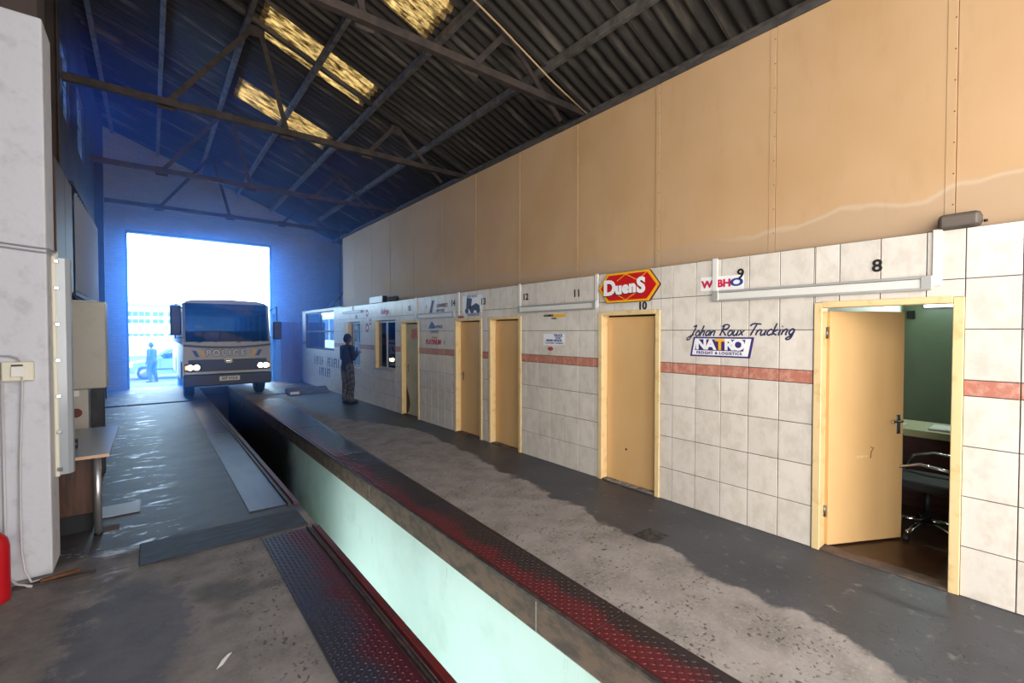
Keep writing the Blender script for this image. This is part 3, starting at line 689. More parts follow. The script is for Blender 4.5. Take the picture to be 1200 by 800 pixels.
flat('purple_band', para(2.365, 1.90, 1.575, 1.682, .02), XT-.003, .001, m_purple, t)
for y, ch, mt in ((2.30, 'N', m_white), (2.205, 'A', m_white), (2.115, 'T', m_yelsign), (2.03, 'R', m_white), (1.945, 'O', m_white)):
    wall_text('letter', ch, y, 1.629, .135, mt, t, x=XT-.0055, bold=.006, width=1.05)
wall_text('small_lettering', 'FREIGHT & LOGISTICS', 2.13, 1.552, .036, m_purple, t, x=XT-.0045, spacing=1.25, bold=.001)
# small stickers between the doors
t = thing('wall_sticker', (XT, 4.2, 1.96), 'small black and yellow strip sticker under the second trunking', 'sticker')
flat('yellow_strip', [(4.39, 1.955), (4.15, 1.945), (4.15, 1.985), (4.39, 1.99)], XT-.0005, .001, m_yelsign, t)
wall_text('black_lettering', 'COLUMBUS', 4.47, 1.972, .036, m_ink, t, bold=.001)
wall_text('black_lettering', 'EXPRESS', 4.36, 1.932, .026, m_ink, t)
t = thing('wall_notice', (XT, 4.2, 1.62), 'pale blue-lettered notice stuck between doors eleven and twelve', 'notice')
flat('card', [(4.565, 1.575), (4.158, 1.585), (4.158, 1.73), (4.565, 1.73)], XT-.0005, .001, m_white, t)
wall_text('blue_lettering', 'TRUCK', 4.28, 1.705, .05, m_bluep, t, bold=.001)
wall_text('blue_lettering', 'BODIES', 4.28, 1.672, .03, m_bluep, t)
wall_text('blue_lettering', 'REPAIRS  SERVICES', 4.36, 1.64, .036, m_bluep, t, bold=.001)
wall_text('blue_lettering', 'TELEPHONE  NUMBERS', 4.36, 1.605, .034, m_greyprint, t)
t = put('wall_sticker', MB().prism([(XT-.0005, 4.43+.055*math.cos(a), 1.53+.028*math.sin(a)) for a in [k*PI/8 for k in range(16)]], (-.001, 0, 0)).mesh('wall_sticker', M('brick_red_print', 'a5403c', .5)), label='small oval brick-red sticker below the blue-lettered notice', category='sticker')
# beyond door thirteen
t = thing('wall_sign', (XT, 6.5, 2.0), 'navy truck emblem on a white card above door thirteen', 'sign')
flat('card', [(6.620, 2.080), (6.020, 2.080), (6.020, 2.360), (6.620, 2.360)], XT-.0005, .001, m_white, t)
wall_text('lettering', 'BAKE BOYS', 6.320, 2.345, .06, m_greyprint, t)
flat('truck_cab', [(6.500, 2.150), (6.360, 2.130), (6.320, 2.310), (6.480, 2.330)], XT-.002, .001, m_navy, t)
flat('truck_bonnet', [(6.400, 2.110), (6.100, 2.110), (6.100, 2.190), (6.200, 2.230), (6.400, 2.170)], XT-.002, .001, m_navy, t)
for yy in (6.48, 6.32, 6.14): flat('truck_wheel', [(yy+.055*math.cos(k*PI/6), 2.11+.045*math.sin(k*PI/6)) for k in range(12)], XT-.003, .001, m_navy, t)
flat('red_plate', [(6.760, 1.950), (6.580, 1.950), (6.580, 2.030), (6.760, 2.030)], XT-.0005, .001, M('dull_red_print', 'a8485a', .6), t)
wall_text('lettering', 'TRANSPORT', 6.280, 2.040, .07, m_greyprint, t); wall_text('lettering', 'SERVICES', 6.280, 1.970, .06, m_greyprint, t)
t = thing('wall_sign', (XT, 7.7, 2.17), 'thin black blade logo with small lettering, beside number 14', 'sign')
flat('blade', [(7.800, 2.110), (7.700, 2.120), (7.600, 2.350), (7.700, 2.350)], XT-.0005, .001, m_navy, t)
wall_text('lettering', 'LAWRIES', 7.320, 2.240, .10, m_navy, t, shear=.2); wall_text('lettering', 'MOTORS', 7.380, 2.150, .07, m_greyprint, t); wall_text('lettering', 'I', 7.920, 2.240, .1, m_navy, t)
t = thing('wall_sign', (XT, 7.7, 1.78), 'blue peaked emblem with two short lines, below the third trunking', 'sign')
flat('peak', [(7.830, 1.820), (7.580, 1.820), (7.630, 1.910), (7.710, 1.960), (7.780, 1.900)], XT-.0005, .001, m_bluep, t)
wall_text('lettering', 'AVENGE', 7.450, 1.850, .08, m_bluep, t); wall_text('lettering', 'CARRIERS', 7.610, 1.760, .075, m_greyprint, t)
t = thing('wall_sign', (XT, 7.8, 1.48), 'slanted red lettering above the terracotta border, beside the pale door', 'sign')
wall_text('lettering', 'PLATINUM', 7.66, 1.56, .13, M('red_print', 'b8303e', .5), t, shear=.3, bold=.004, width=.95); wall_text('lettering', '1.', 7.22, 1.56, .10, m_navy, t); wall_text('lettering', 'Express', 7.6, 1.655, .06, m_faint, t, shear=.3)
t = thing('wall_sign', (XT, 9.8, 2.12), 'faded pink lettering above the far sliding window', 'sign')
wall_text('lettering', 'Adriys', 9.92, 2.22, .17, m_faint, t, shear=.2, bold=.004)
t = thing('wall_sign', (XT, 10.9, 1.65), 'column of small faded red marks between hatch and sliding window', 'sign')
for yy, zz, r in ((11.0, 2.22, .09), (10.78, 2.0, .08), (11.0, 1.86, .12)):
    flat('mark', [(yy+r*math.cos(k*PI/6)*.9, zz+r*math.sin(k*PI/6)) for k in range(12)], XT-.0005, .001, m_faint, t)
    flat('mark_centre', [(yy+r*.45*math.cos(k*PI/6), zz+r*.4*math.sin(k*PI/6)) for k in range(12)], XT-.0015, .001, m_white, t)
t = thing('wall_lettering', (XT, 14.6, .5), 'two rows of dark upright letter strokes below the large far window', 'lettering')
for row, (ya, z, n) in enumerate(((15.6, .85, 13), (15.05, .52, 6))):
    for k in range(n):
        y = ya - k*.2
        if row == 0 and k in (5, 6): continue
        b = MB(); P_ = [(y+.035, z-.13), (y-.035, z-.13)]
        if k % 3 == 1: P_ += [(y-.035, z-.02), (y-.1, z-.02), (y-.1, z+.03), (y-.035, z+.03)]
        P_ += [(y-.035, z+.13)]
        P_ += [(y+.12, z+.13), (y+.12, z+.08), (y+.035, z+.08)] if k % 3 == 2 else [(y+.035, z+.13)]
        flat('stroke', P_, XT-.0005, .0015, m_navy, t)

# ------------------------------------------------------------------ steel plates, rails and channel along the pit
def checker_plate(x0, x1f, ya, yb, mt, label, step=.031, treads=True):
    t = thing('checker_plate', ((x0+x1f(ya))/2, (ya+yb)/2, 0), label, 'steel plate', 'steel plates along the pit')
    b = MB(); poly = [(x0, ya+.006, 0.0005), (x1f(ya), ya+.006, 0.0005), (x1f(yb), yb-.006, 0.0005), (x0, yb-.006, 0.0005)]
    b.prism(poly, (0, 0, .008)); b.build('plate', mt, t)
    if treads:
        b = MB(); n = int((yb-ya)/step); k = 0
        for j in range(n):
            y = ya + .02 + j*step; xx1 = x1f(y); mcols = int((xx1-x0-.02)/step)
            for i in range(mcols):
                x = x0 + .02 + i*step; s = 1 if (i+j) % 2 else -1
                d = Vector((.7, .7*s, 0))*.014; e = Vector((-.7*s, .7, 0))*.0045; c = Vector((x, y, .0085)); top = c + Vector((0, 0, .0035))
                v = [b.bm.verts.new(q) for q in (c+d, c+e, c-d, c-e)]; tp = [b.bm.verts.new(top+d*.55), b.bm.verts.new(top-d*.55)]
                for f in ((v[0], v[1], tp[0]), (v[1], v[2], tp[1]), (v[1], tp[1], tp[0]), (v[2], v[3], tp[1]), (v[3], v[0], tp[0]), (v[3], tp[0], tp[1])): b.bm.faces.new(f)
        b.build('tread_pattern', mt, t, kind='stuff')
    return t
xr = lambda y: 2.2 + .037*max(y, 1.2) + .02
for i, (a, c) in enumerate(((-.6, 1.75), (1.75, 4.1), (4.1, 6.45), (6.45, 8.8), (8.8, 11.1), (11.1, 13.3))):
    checker_plate(PX1+.03, xr, a, c, m_plate_r, ('red worn checker plate in the right foreground along the pit kerb', 'red worn checker plate on the pit kerb, second from the foreground', 'red worn checker plate on the pit kerb opposite the cross channel', 'dull checker plate on the pit kerb, fourth from the foreground', 'dull checker plate on the pit kerb, fifth from the foreground', 'bluish checker plate at the far end of the pit kerb')[i], step=.031 if c < 7 else .05)
t = checker_plate(.715, lambda y: 1.055, 1.0, 4.285, m_plate_l, 'blue and red checker plate in the left foreground beside the pit')
checker_plate(.73, lambda y: 1.06, 4.99, 9.3, m_plate_far, 'smooth shiny steel plate left of the pit beyond the cross channel', treads=False)
checker_plate(.75, lambda y: 1.06, 9.3, 13.5, m_plate_far, 'smooth steel plate left of the pit nearest the bus', treads=False)
def rail(y0, y1, label):
    t = thing('edge_rail', (1.11, (y0+y1)/2, 0), label, 'rail', 'rails on the left pit edge')
    b = MB(); b.box(1.062, 1.074, y0, y1, .0005, .03, bev=.002); b.box(1.074, 1.10, y0, y1, .0005, .008); b.build('dark_rail', m_darkrail, t)
    b = MB(); b.box(1.11, 1.17, y0, y1, .0005, .012, bev=.002); b.box(1.11, 1.118, y0, y1, .012, .035, bev=.002); b.build('red_angle', m_redrail, t)
rail(-1.5, 4.27, 'dark and red steel edge rail in the foreground, on the left lip of the pit')
rail(4.95, 13.45, 'dark and red steel edge rail beyond the cross channel, left lip of the pit')
put('cross_channel', MB().box(-.09, 1.1, 4.345, 4.80, .0005, .012, bev=.004).mesh('cross_channel', m_channel), label='dark worn steel strip laid across the left floor up to the pit', category='steel strip')
put('floor_cover', MB().box(3.24, 3.46, 2.18, 2.38, .0005, .006, bev=.002).mesh('floor_cover', M('dark_iron', '2f3034', .6, .4, c2='55524e', scale=18)), label='small square iron cover in the dark walkway floor', category='floor cover')
b = MB(); b.box(2.95, 4.05, 13.55, 13.95, 0.001, .03, bev=.004); b.prism([(2.95, 13.55, .03), (2.95, 13.95, .03), (2.95, 13.95, .17)], (1.1, 0, 0))
t = thing('wheel_ramp', (3.5, 13.75, 0), 'weathered low wheel ramp lying on the floor beside the bus', 'ramp')
b.build('ramp_body', m_ramp, t); MB().box(2.99, 3.22, 13.53, 13.56, .03, .10, bev=.003).build('white_end', m_paper, t)
# lamps hidden down in the pit, under the left lip
for i, (y, z, en) in enumerate(((0.6, -1.4, 7), (2.9, -1.4, 7), (5.2, -1.4, 7), (0.6, -.5, 4), (2.9, -.5, 4), (5.2, -.5, 4))):
    t = thing('pit_lamp', (PX0+.01, y, z-.04), 'tube lamp on the left pit wall, %s row, number %s from the camera' % ('upper' if i > 2 else 'lower', ('one', 'two', 'three')[i % 3]), 'lamp', 'tube lamps down in the pit')
    MB().box(PX0-.019, PX0+.02, y-1.0, y+1.0, z-.04, z+.04, bev=.005).build('housing', m_whiteplastic, t)
    MB().cone((PX0+.045, y-.95, z), (PX0+.045, y+.95, z), .016, .016, 10).build('tube', m_tube, t)
    light('pit_lamp_light', 'AREA', (PX0+.07, y, z), (0, -PI/2, 0), en, (.9, 1, .98), shape='RECTANGLE', size=.1, size_y=1.9)

# ------------------------------------------------------------------ left foreground: pier fittings, desk, console
t = thing('weatherproof_lamp', (-.55, 4.86, .66), 'long upright weatherproof tube lamp on the side of the white pier', 'lamp')
MB().box(-.574, -.548, 4.78, 4.92, .66, 2.32, bev=.006).build('housing', m_creamplastic, t)
m_clear = NT('cloudy_plastic'); m_clear.color('b7bec4'); m_clear.b.inputs['Roughness'].default_value = .15; m_clear.b.inputs['Transmission Weight'].default_value = .35; m_clear = m_clear.m
b = MB(); pr = [(-.548, 4.785), (-.50, 4.79), (-.476, 4.82), (-.47, 4.85), (-.476, 4.88), (-.50, 4.91), (-.548, 4.915)]
b.prism([(x, y, .675) for x, y in pr], (0, 0, 1.63)); b.build('diffuser', m_clear, t)
for z in (.72, 1.0, 1.27, 1.54, 1.81, 2.08, 2.28):
    MB().box(-.56, -.53, 4.768, 4.79, z-.014, z+.014, bev=.003).build('clip', m_chrome, t)
MB().cone((-.56, 4.85, 2.32), (-.56, 4.85, 2.36), .02, .016, 10).build('cable_gland', m_creamplastic, t)
b = MB()
for dz in (0, .028): b.tube([(-1.02, 4.606, 2.345+dz), (-.8, 4.605, 2.335+dz), (-.6, 4.605, 2.318+dz), (-.562, 4.62, 2.318+dz), (-.552, 4.82, 2.345+dz*.3)], .006, 6)
b.build('lamp_cable', M('grey_cable', '8a8890', .5), label='pair of grey cables clipped across the white pier to the upright lamp', category='cable')
t = thing('socket_box', (-.73, 4.6, 1.41), 'cream double switched socket box on the white pier', 'socket')
MB().box(-.80, -.645, 4.575, 4.619, 1.412, 1.545, bev=.006).build('box', m_creamplastic, t)
MB().box(-.96, -.806, 4.58, 4.619, 1.418, 1.542, bev=.006).build('box', m_creamplastic, t)
MB().box(-.755, -.69, 4.562, 4.576, 1.44, 1.515, bev=.005).build('plug', m_whiteplastic, t)
MB().box(-.752, -.695, 4.567, 4.576, 1.516, 1.526, bev=.002).build('switch', m_black, t)
MB().tube([(-.83, 4.6, 3.6), (-.83, 4.6, 1.62), (-.815, 4.595, 1.59), (-.76, 4.595, 1.585), (-.725, 4.6, 1.57), (-.715, 4.6, 1.545)], .007, 8).build('supply_conduit', M('grey_conduit', '9a98a0', .5), label='thin grey conduit bending down into the socket box on the pier', category='conduit')
MB().tube([(-.70, 4.57, 1.44), (-.705, 4.585, 1.3), (-.72, 4.59, .9), (-.725, 4.585, .5), (-.72, 4.57, .22), (-.70, 4.53, .09), (-.67, 4.525, .012), (-.62, 4.54, .012)], .0065, 8).build('power_cord', m_greycord, label='white power cord hanging from the socket to the floor by the pier', category='cord')
MB().tube([(-.80, 4.60, 1.41), (-.80, 4.60, .2), (-.79, 4.58, .06), (-.74, 4.53, .014), (-.66, 4.45, .012)], .009, 8).build('floor_conduit', m_greycord, label='white pipe running down the pier left of the hanging cord', category='pipe')
t = thing('fire_extinguisher', (-0.820, 4.34, 0), 'red fire extinguisher standing at the foot of the white pier', 'fire extinguisher')
MB().lathe((-0.820, 4.34, 0.001), (0, 0, 1), [(.06, 0), (.083, .01), (.085, .03), (.085, .36), (.075, .41), (.045, .45), (.025, .46)], 28).build('cylinder', m_red, t)
MB().lathe((-0.820, 4.34, .461), (0, 0, 1), [(.02, 0), (.022, .03), (.015, .04)], 14).build('valve', m_chrome, t)
MB().box(-.95, -0.805, 4.33, 4.35, .50, .515, bev=.003).box(-.94, -0.815, 4.332, 4.348, .47, .48, bev=.003).build('handle', m_black, t)
MB().tube([(-0.840, 4.33, .48), (-0.905, 4.3, .46), (-0.930, 4.29, .36), (-0.925, 4.29, .15)], .009, 8).build('hose', m_black, t)
MB().bar((-.76, 4.50, .008), (-.335, 4.44, .012), .045, .012, bev=.002).build('rusty_bar', m_rust, label='rusty flat steel bar lying on the floor at the pier foot', category='steel bar')
MB().bar((-.62, 4.46, .03), (-.42, 4.50, .03), .02, .02, bev=.003).build('wooden_stick', m_bare, label='short brown stick lying by the rusty bar at the pier foot', category='stick')
# desk
t = thing('desk', (-.68, 5.95, 0), 'grey topped desk with one chrome leg behind the white pier', 'desk')
top = MB().box(-1.06, -.29, 5.2, 6.72, .682, .708, bev=.002).build('desktop', m_desk, t)
MB().box(-1.06, -.29, 5.195, 5.2, .682, .708).build('edging', m_edging, top)
for x, y in ((-.375, 5.28), (-.98, 6.62)):
    lg = MB().cone((x, y, .02), (x, y, .682), .027, .027, 20).build('leg', m_brushed, t)
    MB().cone((x, y, 0.001), (x, y, .02), .03, .03, 16).build('foot', m_black, lg)
MB().box(-1.05, -.36, 5.38, 5.40, .17, .68, bev=.002).build('modesty_panel', m_woodveneer, t)
MB().box(-1.05, -.42, 5.42, 5.9, .001, .17, bev=.004).build('plinth', m_dark, t)
t = thing('pen_cup', (-.56, 5.62, .709), 'small dark square pen holder on the grey desk', 'pen holder')
MB().box(-.60, -.525, 5.585, 5.655, .7095, .79, bev=.004).build('cup', m_ink, t)
b = MB(); b.box(-.57, -.555, 5.5835, 5.5845, .715, .785); b.box(-.595, -.53, 5.5835, 5.5845, .745, .757); b.build('white_cross', m_greyprint, t)
# console behind
t = thing('test_console', (-.75, 7.6, 0), 'big beige steel console cabinet on a stand beyond the desk', 'cabinet')
MB().box(-1.07, -.43, 7.42, 7.8, 1.07, 2.12, bev=.012).build('upper_box', m_beige, t)
ped = MB().box(-1.07, -.60, 7.5, 7.78, 0.002, 1.065, bev=.006).build('pedestal', m_beige, t)
MB().box(-.58, -.46, 7.52, 7.66, .002, 1.07, bev=.006).build('steel_post', m_channel, t)
MB().box(-.74, -.68, 7.497, 7.50, .98, 1.05).build('white_label', m_paper, ped)
MB().cone((-.71, 7.5, .78), (-.71, 7.494, .78), .055, .055, 18).build('round_badge', M('brown_red_badge', '6b3028', .6), ped)
b = MB(); b.box(-1.0, -.5, 7.46, 7.76, 2.122, 2.13); b.build('paper_sheets', m_paper, label='white paper sheets lying on top of the beige console', category='paper')
# left wall hangings
t = thing('ribbed_sheet', (-1.0, 12.4, 2.45), 'tall pale ribbed sheet hung on the left wall before the doorway', 'sheet')
b = MB(); n = 56; vs0 = []; vs1 = []
for i in range(n+1):
    y = 10.4 + 4.0*i/n; x = -.955 + .03*math.sin(i*PI/2) ; vs0.append(b.bm.verts.new((x, y, 2.45))); vs1.append(b.bm.verts.new((x, y, 4.05+.1*i/n)))
for i in range(n): b.bm.faces.new((vs0[i], vs0[i+1], vs1[i+1], vs1[i]))
bmesh.ops.solidify(b.bm, geom=b.bm.faces[:], thickness=.006)
b.build('sheet', M('white_ribbed_sheet', 'e6e9ee', .5), t); MB().box(-1.07, -.95, 10.3, 14.5, 2.36, 2.43, bev=.004).build('bottom_rail', m_rafter, t); MB().box(-1.07, -.95, 10.3, 14.5, 4.16, 4.22, bev=.004).build('top_rail', m_rafter, t)
t = thing('wall_cupboard', (-.97, 8.35, 2.3), 'brown cupboard mounted high on the left wall above the console', 'cupboard')
MB().box(-1.078, -.88, 7.6, 9.1, 2.3, 3.85, bev=.006).build('carcass', M('brown_board', '5b4236', .7), t)
for y0, y1 in ((7.62, 8.34), (8.36, 9.08)): MB().box(-.878, -.86, y0, y1, 2.32, 3.83, bev=.003).build('door', M('brown_board_door', '64493c', .65), t)
t = thing('wall_bracket', (-1.0, 9.6, 2.2), 'thin dark pipe bracket sloping down the left wall under the ribbed sheet', 'bracket')
MB().tube([(-1.07, 8.9, 2.35), (-.92, 9.0, 2.34), (-.92, 12.5, 2.16)], .02, 8).build('pipe', m_rafter, t); MB().box(-1.078, -.90, 12.45, 12.5, 2.1, 2.2).build('foot_plate', m_rafter, t)
put('floor_mat', MB().box(-.42, -.10, 5.70, 6.04, .001, .014, bev=.004).mesh('floor_mat', M('pale_grey_mat', '9da3ac', .5)), label='pale grey mat on the wet floor behind the desk leg', category='mat')
put('cardboard_piece', MB().box(-.40, -.24, 5.30, 5.44, .001, .005).mesh('cardboard_piece', M('damp_cardboard', '5a4d48', .9)), label='flat brown cardboard piece under the chrome desk leg', category='cardboard')
b = MB(); pts = [(.245, 2.765), (.275, 2.785), (.30, 2.825), (.325, 2.862), (.305, 2.858), (.275, 2.825)]
b.prism([(x, y, .003) for x, y in pts], (0, 0, .002)); b.build('paper_scrap', m_paper, label='small white leaf-shaped scrap on the foreground floor', category='scrap')
# red-brown gate leaf beside the doorway
t = thing('gate_leaf', (3.83, 17.2, 0), 'red-brown boarded gate leaf standing between doorway and tiled wall', 'gate')
for k in range(5): MB().box(3.5+k*.135, 3.5+k*.135+.13, 17.18, 17.21, .02, 2.1, bev=.004).build('board', m_rgate, t)
for z in (.35, 1.75): MB().box(3.5, 4.17, 17.212, 17.25, z-.05, z+.05).build('rail', m_rgate, t)
MB().box(3.38, 3.49, 17.9, 18.0, .001, 2.4, bev=.004).build('door_post', m_rafter, label='dark steel post by the right edge of the bright doorway', category='post')

# ------------------------------------------------------------------ near office seen through the open door
t = thing('office_counter', (6.1, -.4, 0), 'pale green topped counter with maroon front in the near office', 'counter')
MB().box(5.86, 6.5, -2.3, 1.39, .72, .79, bev=.006).build('countertop', m_counter, t)
for k in range(4): MB().box(5.92, 5.95, -2.3+k*.92, -2.3+k*.92+.905, .08, .72, bev=.004).build('front_panel', m_maroonwood, t)
MB().box(5.95, 6.45, -2.3, 1.38, .008, .72).build('carcass', m_maroonwood, t)
put('paper_stack', MB().box(5.95, 6.25, .62, .92, .791, .81, bev=.003).mesh('paper_stack', m_paper), label='loose white papers on the pale green counter near the door frame', category='papers')
put('paper_sheet', MB().box(5.95, 6.2, 1.12, 1.32, .791, .795).mesh('paper_sheet', m_paper), label='white sheet on the counter beside the open door leaf', category='paper')
t = thing('office_chair', (5.2, .80, .006), 'black office chair with curved chrome arms in the near office', 'chair')
cx, cy = 5.2, .80
for k in range(5):
    a = 2*PI*k/5 + .35; e = (cx+.30*math.cos(a), cy+.30*math.sin(a))
    lg = MB().tube([(cx, cy, .13), (cx+.15*math.cos(a), cy+.15*math.sin(a), .115), (e[0], e[1], .075)], .018, 8).build('base_arm', m_chrome, t)
    MB().cone((e[0], e[1]-.02, .036), (e[0], e[1]+.02, .036), .029, .029, 12).build('castor', m_black, lg)
MB().cone((cx, cy, .13), (cx, cy, .42), .028, .022, 14).build('gas_post', m_black, t)
MB().box(cx-.24, cx+.24, cy-.24, cy+.24, .42, .50, bev=.03).build('seat', m_dark, t)
MB().box(cx-.22, cx+.22, cy+.20, cy+.26, .52, .84, bev=.025).build('backrest', m_dark, t)
MB().box(cx-.04, cx+.04, cy+.25, cy+.28, .43, .75, bev=.005).build('back_bracket', m_black, t)
for s in (-1, 1): MB().tube([(cx+s*.25, cy+.2, .46), (cx+s*.28, cy+.14, .62), (cx+s*.285, cy, .665), (cx+s*.28, cy-.16, .645), (cx+s*.26, cy-.22, .60)], .014, 8).build('armrest', m_chrome, t)
t = thing('wall_tube_lamp', (7.46, .9, 2.1), 'bright white tube lamp on the back wall of the near office', 'lamp')
MB().box(7.46, 7.499, .3, 1.22, 2.05, 2.12, bev=.004).build('batten', m_whiteplastic, t)
MB().cone((7.435, .32, 2.075), (7.435, 1.2, 2.075), .022, .022, 12).build('tube', m_tube, t)
light('office_tube_light', 'AREA', (7.40, .76, 2.08), (0, PI/2, 0), 22, (.85, 1, .93), shape='RECTANGLE', size=.05, size_y=.9)
MB().box(7.46, 7.499, 1.30, 1.37, 1.92, 2.02, bev=.004).build('wall_socket', m_black, label='small dark box on the office back wall near the tube lamp', category='box')

# ------------------------------------------------------------------ the bus
BY, BC, BW = 14.0, 1.62, .985
m_bus = M('grey_white_bus_paint', 'b9bac0', .35, spec=.6); m_busfront = M('grey_bus_front', '92939b', .35, spec=.6); m_busdark = M('bus_black_trim', '1b1c22', .45); m_tyre = M('tyre_rubber', '18181b', .85)
m_screen = glass('tinted_windscreen', 'a9bccb', .02, .05); m_head = emis('headlamp_glow', 'fff0d2', 22); m_amber = emis('amber_glow', 'ff9a3c', 2.5)
m_busglass = glass('bus_side_glass', 'dfe9ee', .02, 0, 1.12)
m_seat = M('bus_seat_cloth', '25304a', .9)
bus = thing('bus', (BC, 17.2, 0), 'grey and white bus with lit headlamps driving in through the bright doorway', 'bus')
x0, x1, yb = BC-BW, BC+BW, 20.9
def bp(name, mb, mt, parent=None): return mb.build(name, mt, parent or bus)
# lower body, roof and sides
for nm, xa, xb in (('side_panel', x0, x0+.05), ('side_panel', x1-.05, x1)):
    b = MB()
    for ya, ye in ((14.12, 14.5), (15.42, 18.0), (18.95, yb)): b.box(xa, xb, ya, ye, .45, 1.42, bev=.004)
    for ya, ye in ((14.5, 15.42), (18.0, 18.95)): b.box(xa, xb, ya, ye, .95, 1.42)
    side = bp(nm, b, m_bus)
    b = MB()
    for yy in (14.42, 15.35, 16.4, 17.5, 18.6, 19.7, yb-.05): b.box(xa, xb, yy-.04, yy+.04, 1.42, 2.36)
    b.box(xa, xb, 14.34, yb, 2.30, 2.38); bp('window_pillars', b, m_bus)
    for ya, ye in ((14.46, 15.31), (15.39, 16.36), (16.44, 17.46), (17.54, 18.56), (18.64, 19.66), (19.74, yb-.1)):
        bp('side_window', MB().box((xa+xb)/2-.004, (xa+xb)/2+.004, ya, ye, 1.43, 2.30), m_busglass)
b = MB(); prof = [(x0, 2.36), (x0+.02, 2.47), (x0+.09, 2.56), (x0+.25, 2.60), (BC, 2.63), (x1-.25, 2.60), (x1-.09, 2.56), (x1-.02, 2.47), (x1, 2.36)]
b.prism([(x, 14.42, z) for x, z in prof], (0, yb-14.42, 0)); bp('roof', b, m_bus)
b = MB(); b.prism([(x, 14.34, z) for x, z in [(x0+.03, 2.505), (x0+.1, 2.56), (x0+.27, 2.59), (BC, 2.615), (x1-.27, 2.59), (x1-.1, 2.56), (x1-.03, 2.505)]], (0, .11, 0)); bp('roof_front_cap', b, m_busfront)
bp('chassis_floor', MB().box(x0+.05, x1-.05, 14.2, yb-.02, .62, .72), m_busdark)
b = MB(); b.box(x0, x1, yb-.05, yb, .5, 2.5); bp('rear_panel', b, m_bus)
# front
b = MB(); b.prism([(x0, BY+.03, .68), (x1, BY+.03, .68), (x1, BY+.07, 1.50), (x0, BY+.07, 1.50)], (0, .16, 0))
fp = bp('front_panel', b, m_busfront)
for xa, xb in ((x0, x0+.055), (x1-.055, x1)):
    b = MB(); b.prism([(xa, BY+.06, 1.49), (xb, BY+.06, 1.49), (xb, BY+.36, 2.51), (xa, BY+.36, 2.51)], (0, .08, 0)); bp('front_pillar', b, m_busfront)
b = MB(); b.prism([(x0+.055, BY+.075, 1.51), (x1-.055, BY+.075, 1.51), (x1-.06, BY+.355, 2.51), (x0+.06, BY+.355, 2.51)], (0, .008, 0)); ws = bp('windscreen', b, m_screen)
for xx in (x0+.42, x1-.68):
    bp('wiper', MB().tube([(xx+.30, BY+.05, 1.49), (xx+.1, BY+.06, 1.55), (xx-.12, BY+.055, 1.475)], .009, 6), m_busdark)
b = MB(); npt = 13
for i in range(npt-1):
    xa = x0 + (x1-x0)*i/(npt-1); xb = x0 + (x1-x0)*(i+1)/(npt-1)
    z = lambda x: 1.325 + .065*((x-BC)/BW)**2
    b.prism([(xa, BY+.022, z(xa)), (xb, BY+.022, z(xb)), (xb, BY+.026, z(xb)+.055), (xa, BY+.026, z(xa)+.055)], (0, .04, 0))
bp('dark_curved_band', b, m_busdark)
bp('grille_panel', MB().box(x0+.10, x1-.10, BY+.01, BY+.06, .74, 1.04, bev=.012), m_busdark)
g = MB()
for k in range(5): g.box(BC-.48, BC+.48, BY+.002, BY+.012, .775+k*.05, .79+k*.05)
bp('grille_bars', g, m_busdark)
bp('emblem', MB().lathe((BC-.02, BY+.004, 1.005), (0, -1, 0), [(.0, 0), (.0, .001)], 8) if False else MB().tube([(BC-.02+.085*math.cos(k*PI/10), BY+.0, 1.0+.05*math.sin(k*PI/10)) for k in range(21)], .012, 6).box(BC-.07, BC+.03, BY-.006, BY+.006, .99, 1.01), m_chrome)
for s, xa in ((-1, x0+.02), (1, x1-.38)):
    h = bp('headlamp', MB().box(xa, xa+.36, BY+.0, BY+.05, .755, .945, bev=.02), m_busdark)
    for dx in (.12, .25): bp('lens', MB().lathe((xa+dx, BY+.002, .85), (0, -1, 0), [(.066, 0), (.062, .008), (.03, .016)], 20), m_head, h)
    ix = xa+.01 if s < 0 else xa+.30
    bp('indicator', MB().box(ix, ix+.05, BY-.006, BY+.002, .80, .90, bev=.004), m_amber, h)
bp('silver_strip', MB().box(x0+.02, x1-.02, BY-.005, BY+.05, .675, .715, bev=.006), m_bus)
bp('bumper', MB().box(x0-.005, x1+.005, BY-.02, BY+.2, .36, .67, bev=.03), m_busdark)
bp('bumper_step', MB().box(BC-.35, BC+.55, BY-.03, BY-.018, .40, .425, bev=.004), m_busdark)
np_ = bp('number_plate', MB().box(BC-.23, BC+.23, BY-.034, BY-.021, .485, .60, bev=.004), m_white)
def bus_text(name, s, x, z, size, mt, y, parent=None, **kw):
    me = text_bm(s, size, **kw); me.transform(Matrix(((1, 0, 0, x), (0, 0, -1, y), (0, 1, 0, z), (0, 0, 0, 1)))); me.materials.clear(); me.materials.append(mt); return put(name, me, parent or bus)
bus_text('plate_lettering', 'BSP 418 B', BC, .5425, .10, m_ink, BY-.037, np_, bold=.002, width=.85)
for i, ch in enumerate('POLICE'):
    x = BC-.02 + (-.44, -.265, -.10, .035, .17, .34)[i]
    bus_text('letter_backing', ch, x, 1.205, .21, m_bluep, BY+.036, bold=.018, width=.95); bus_text('letter', ch, x, 1.205, .21, m_white, BY+.032, bold=.003, width=.95)
for s, mt, off in ((-1, m_yelsign, .58), (-1, m_bluep, .72), (1, m_yelsign, .56), (1, m_bluep, .69)):
    xc = BC + s*off
    bp('slanted_stripe', MB().prism([(xc-.04-s*.035, BY+.03, 1.12), (xc+.04-s*.035, BY+.03, 1.12), (xc+.04+s*.045, BY+.03, 1.28), (xc-.04+s*.045, BY+.03, 1.28)], (0, .012, 0)), mt)
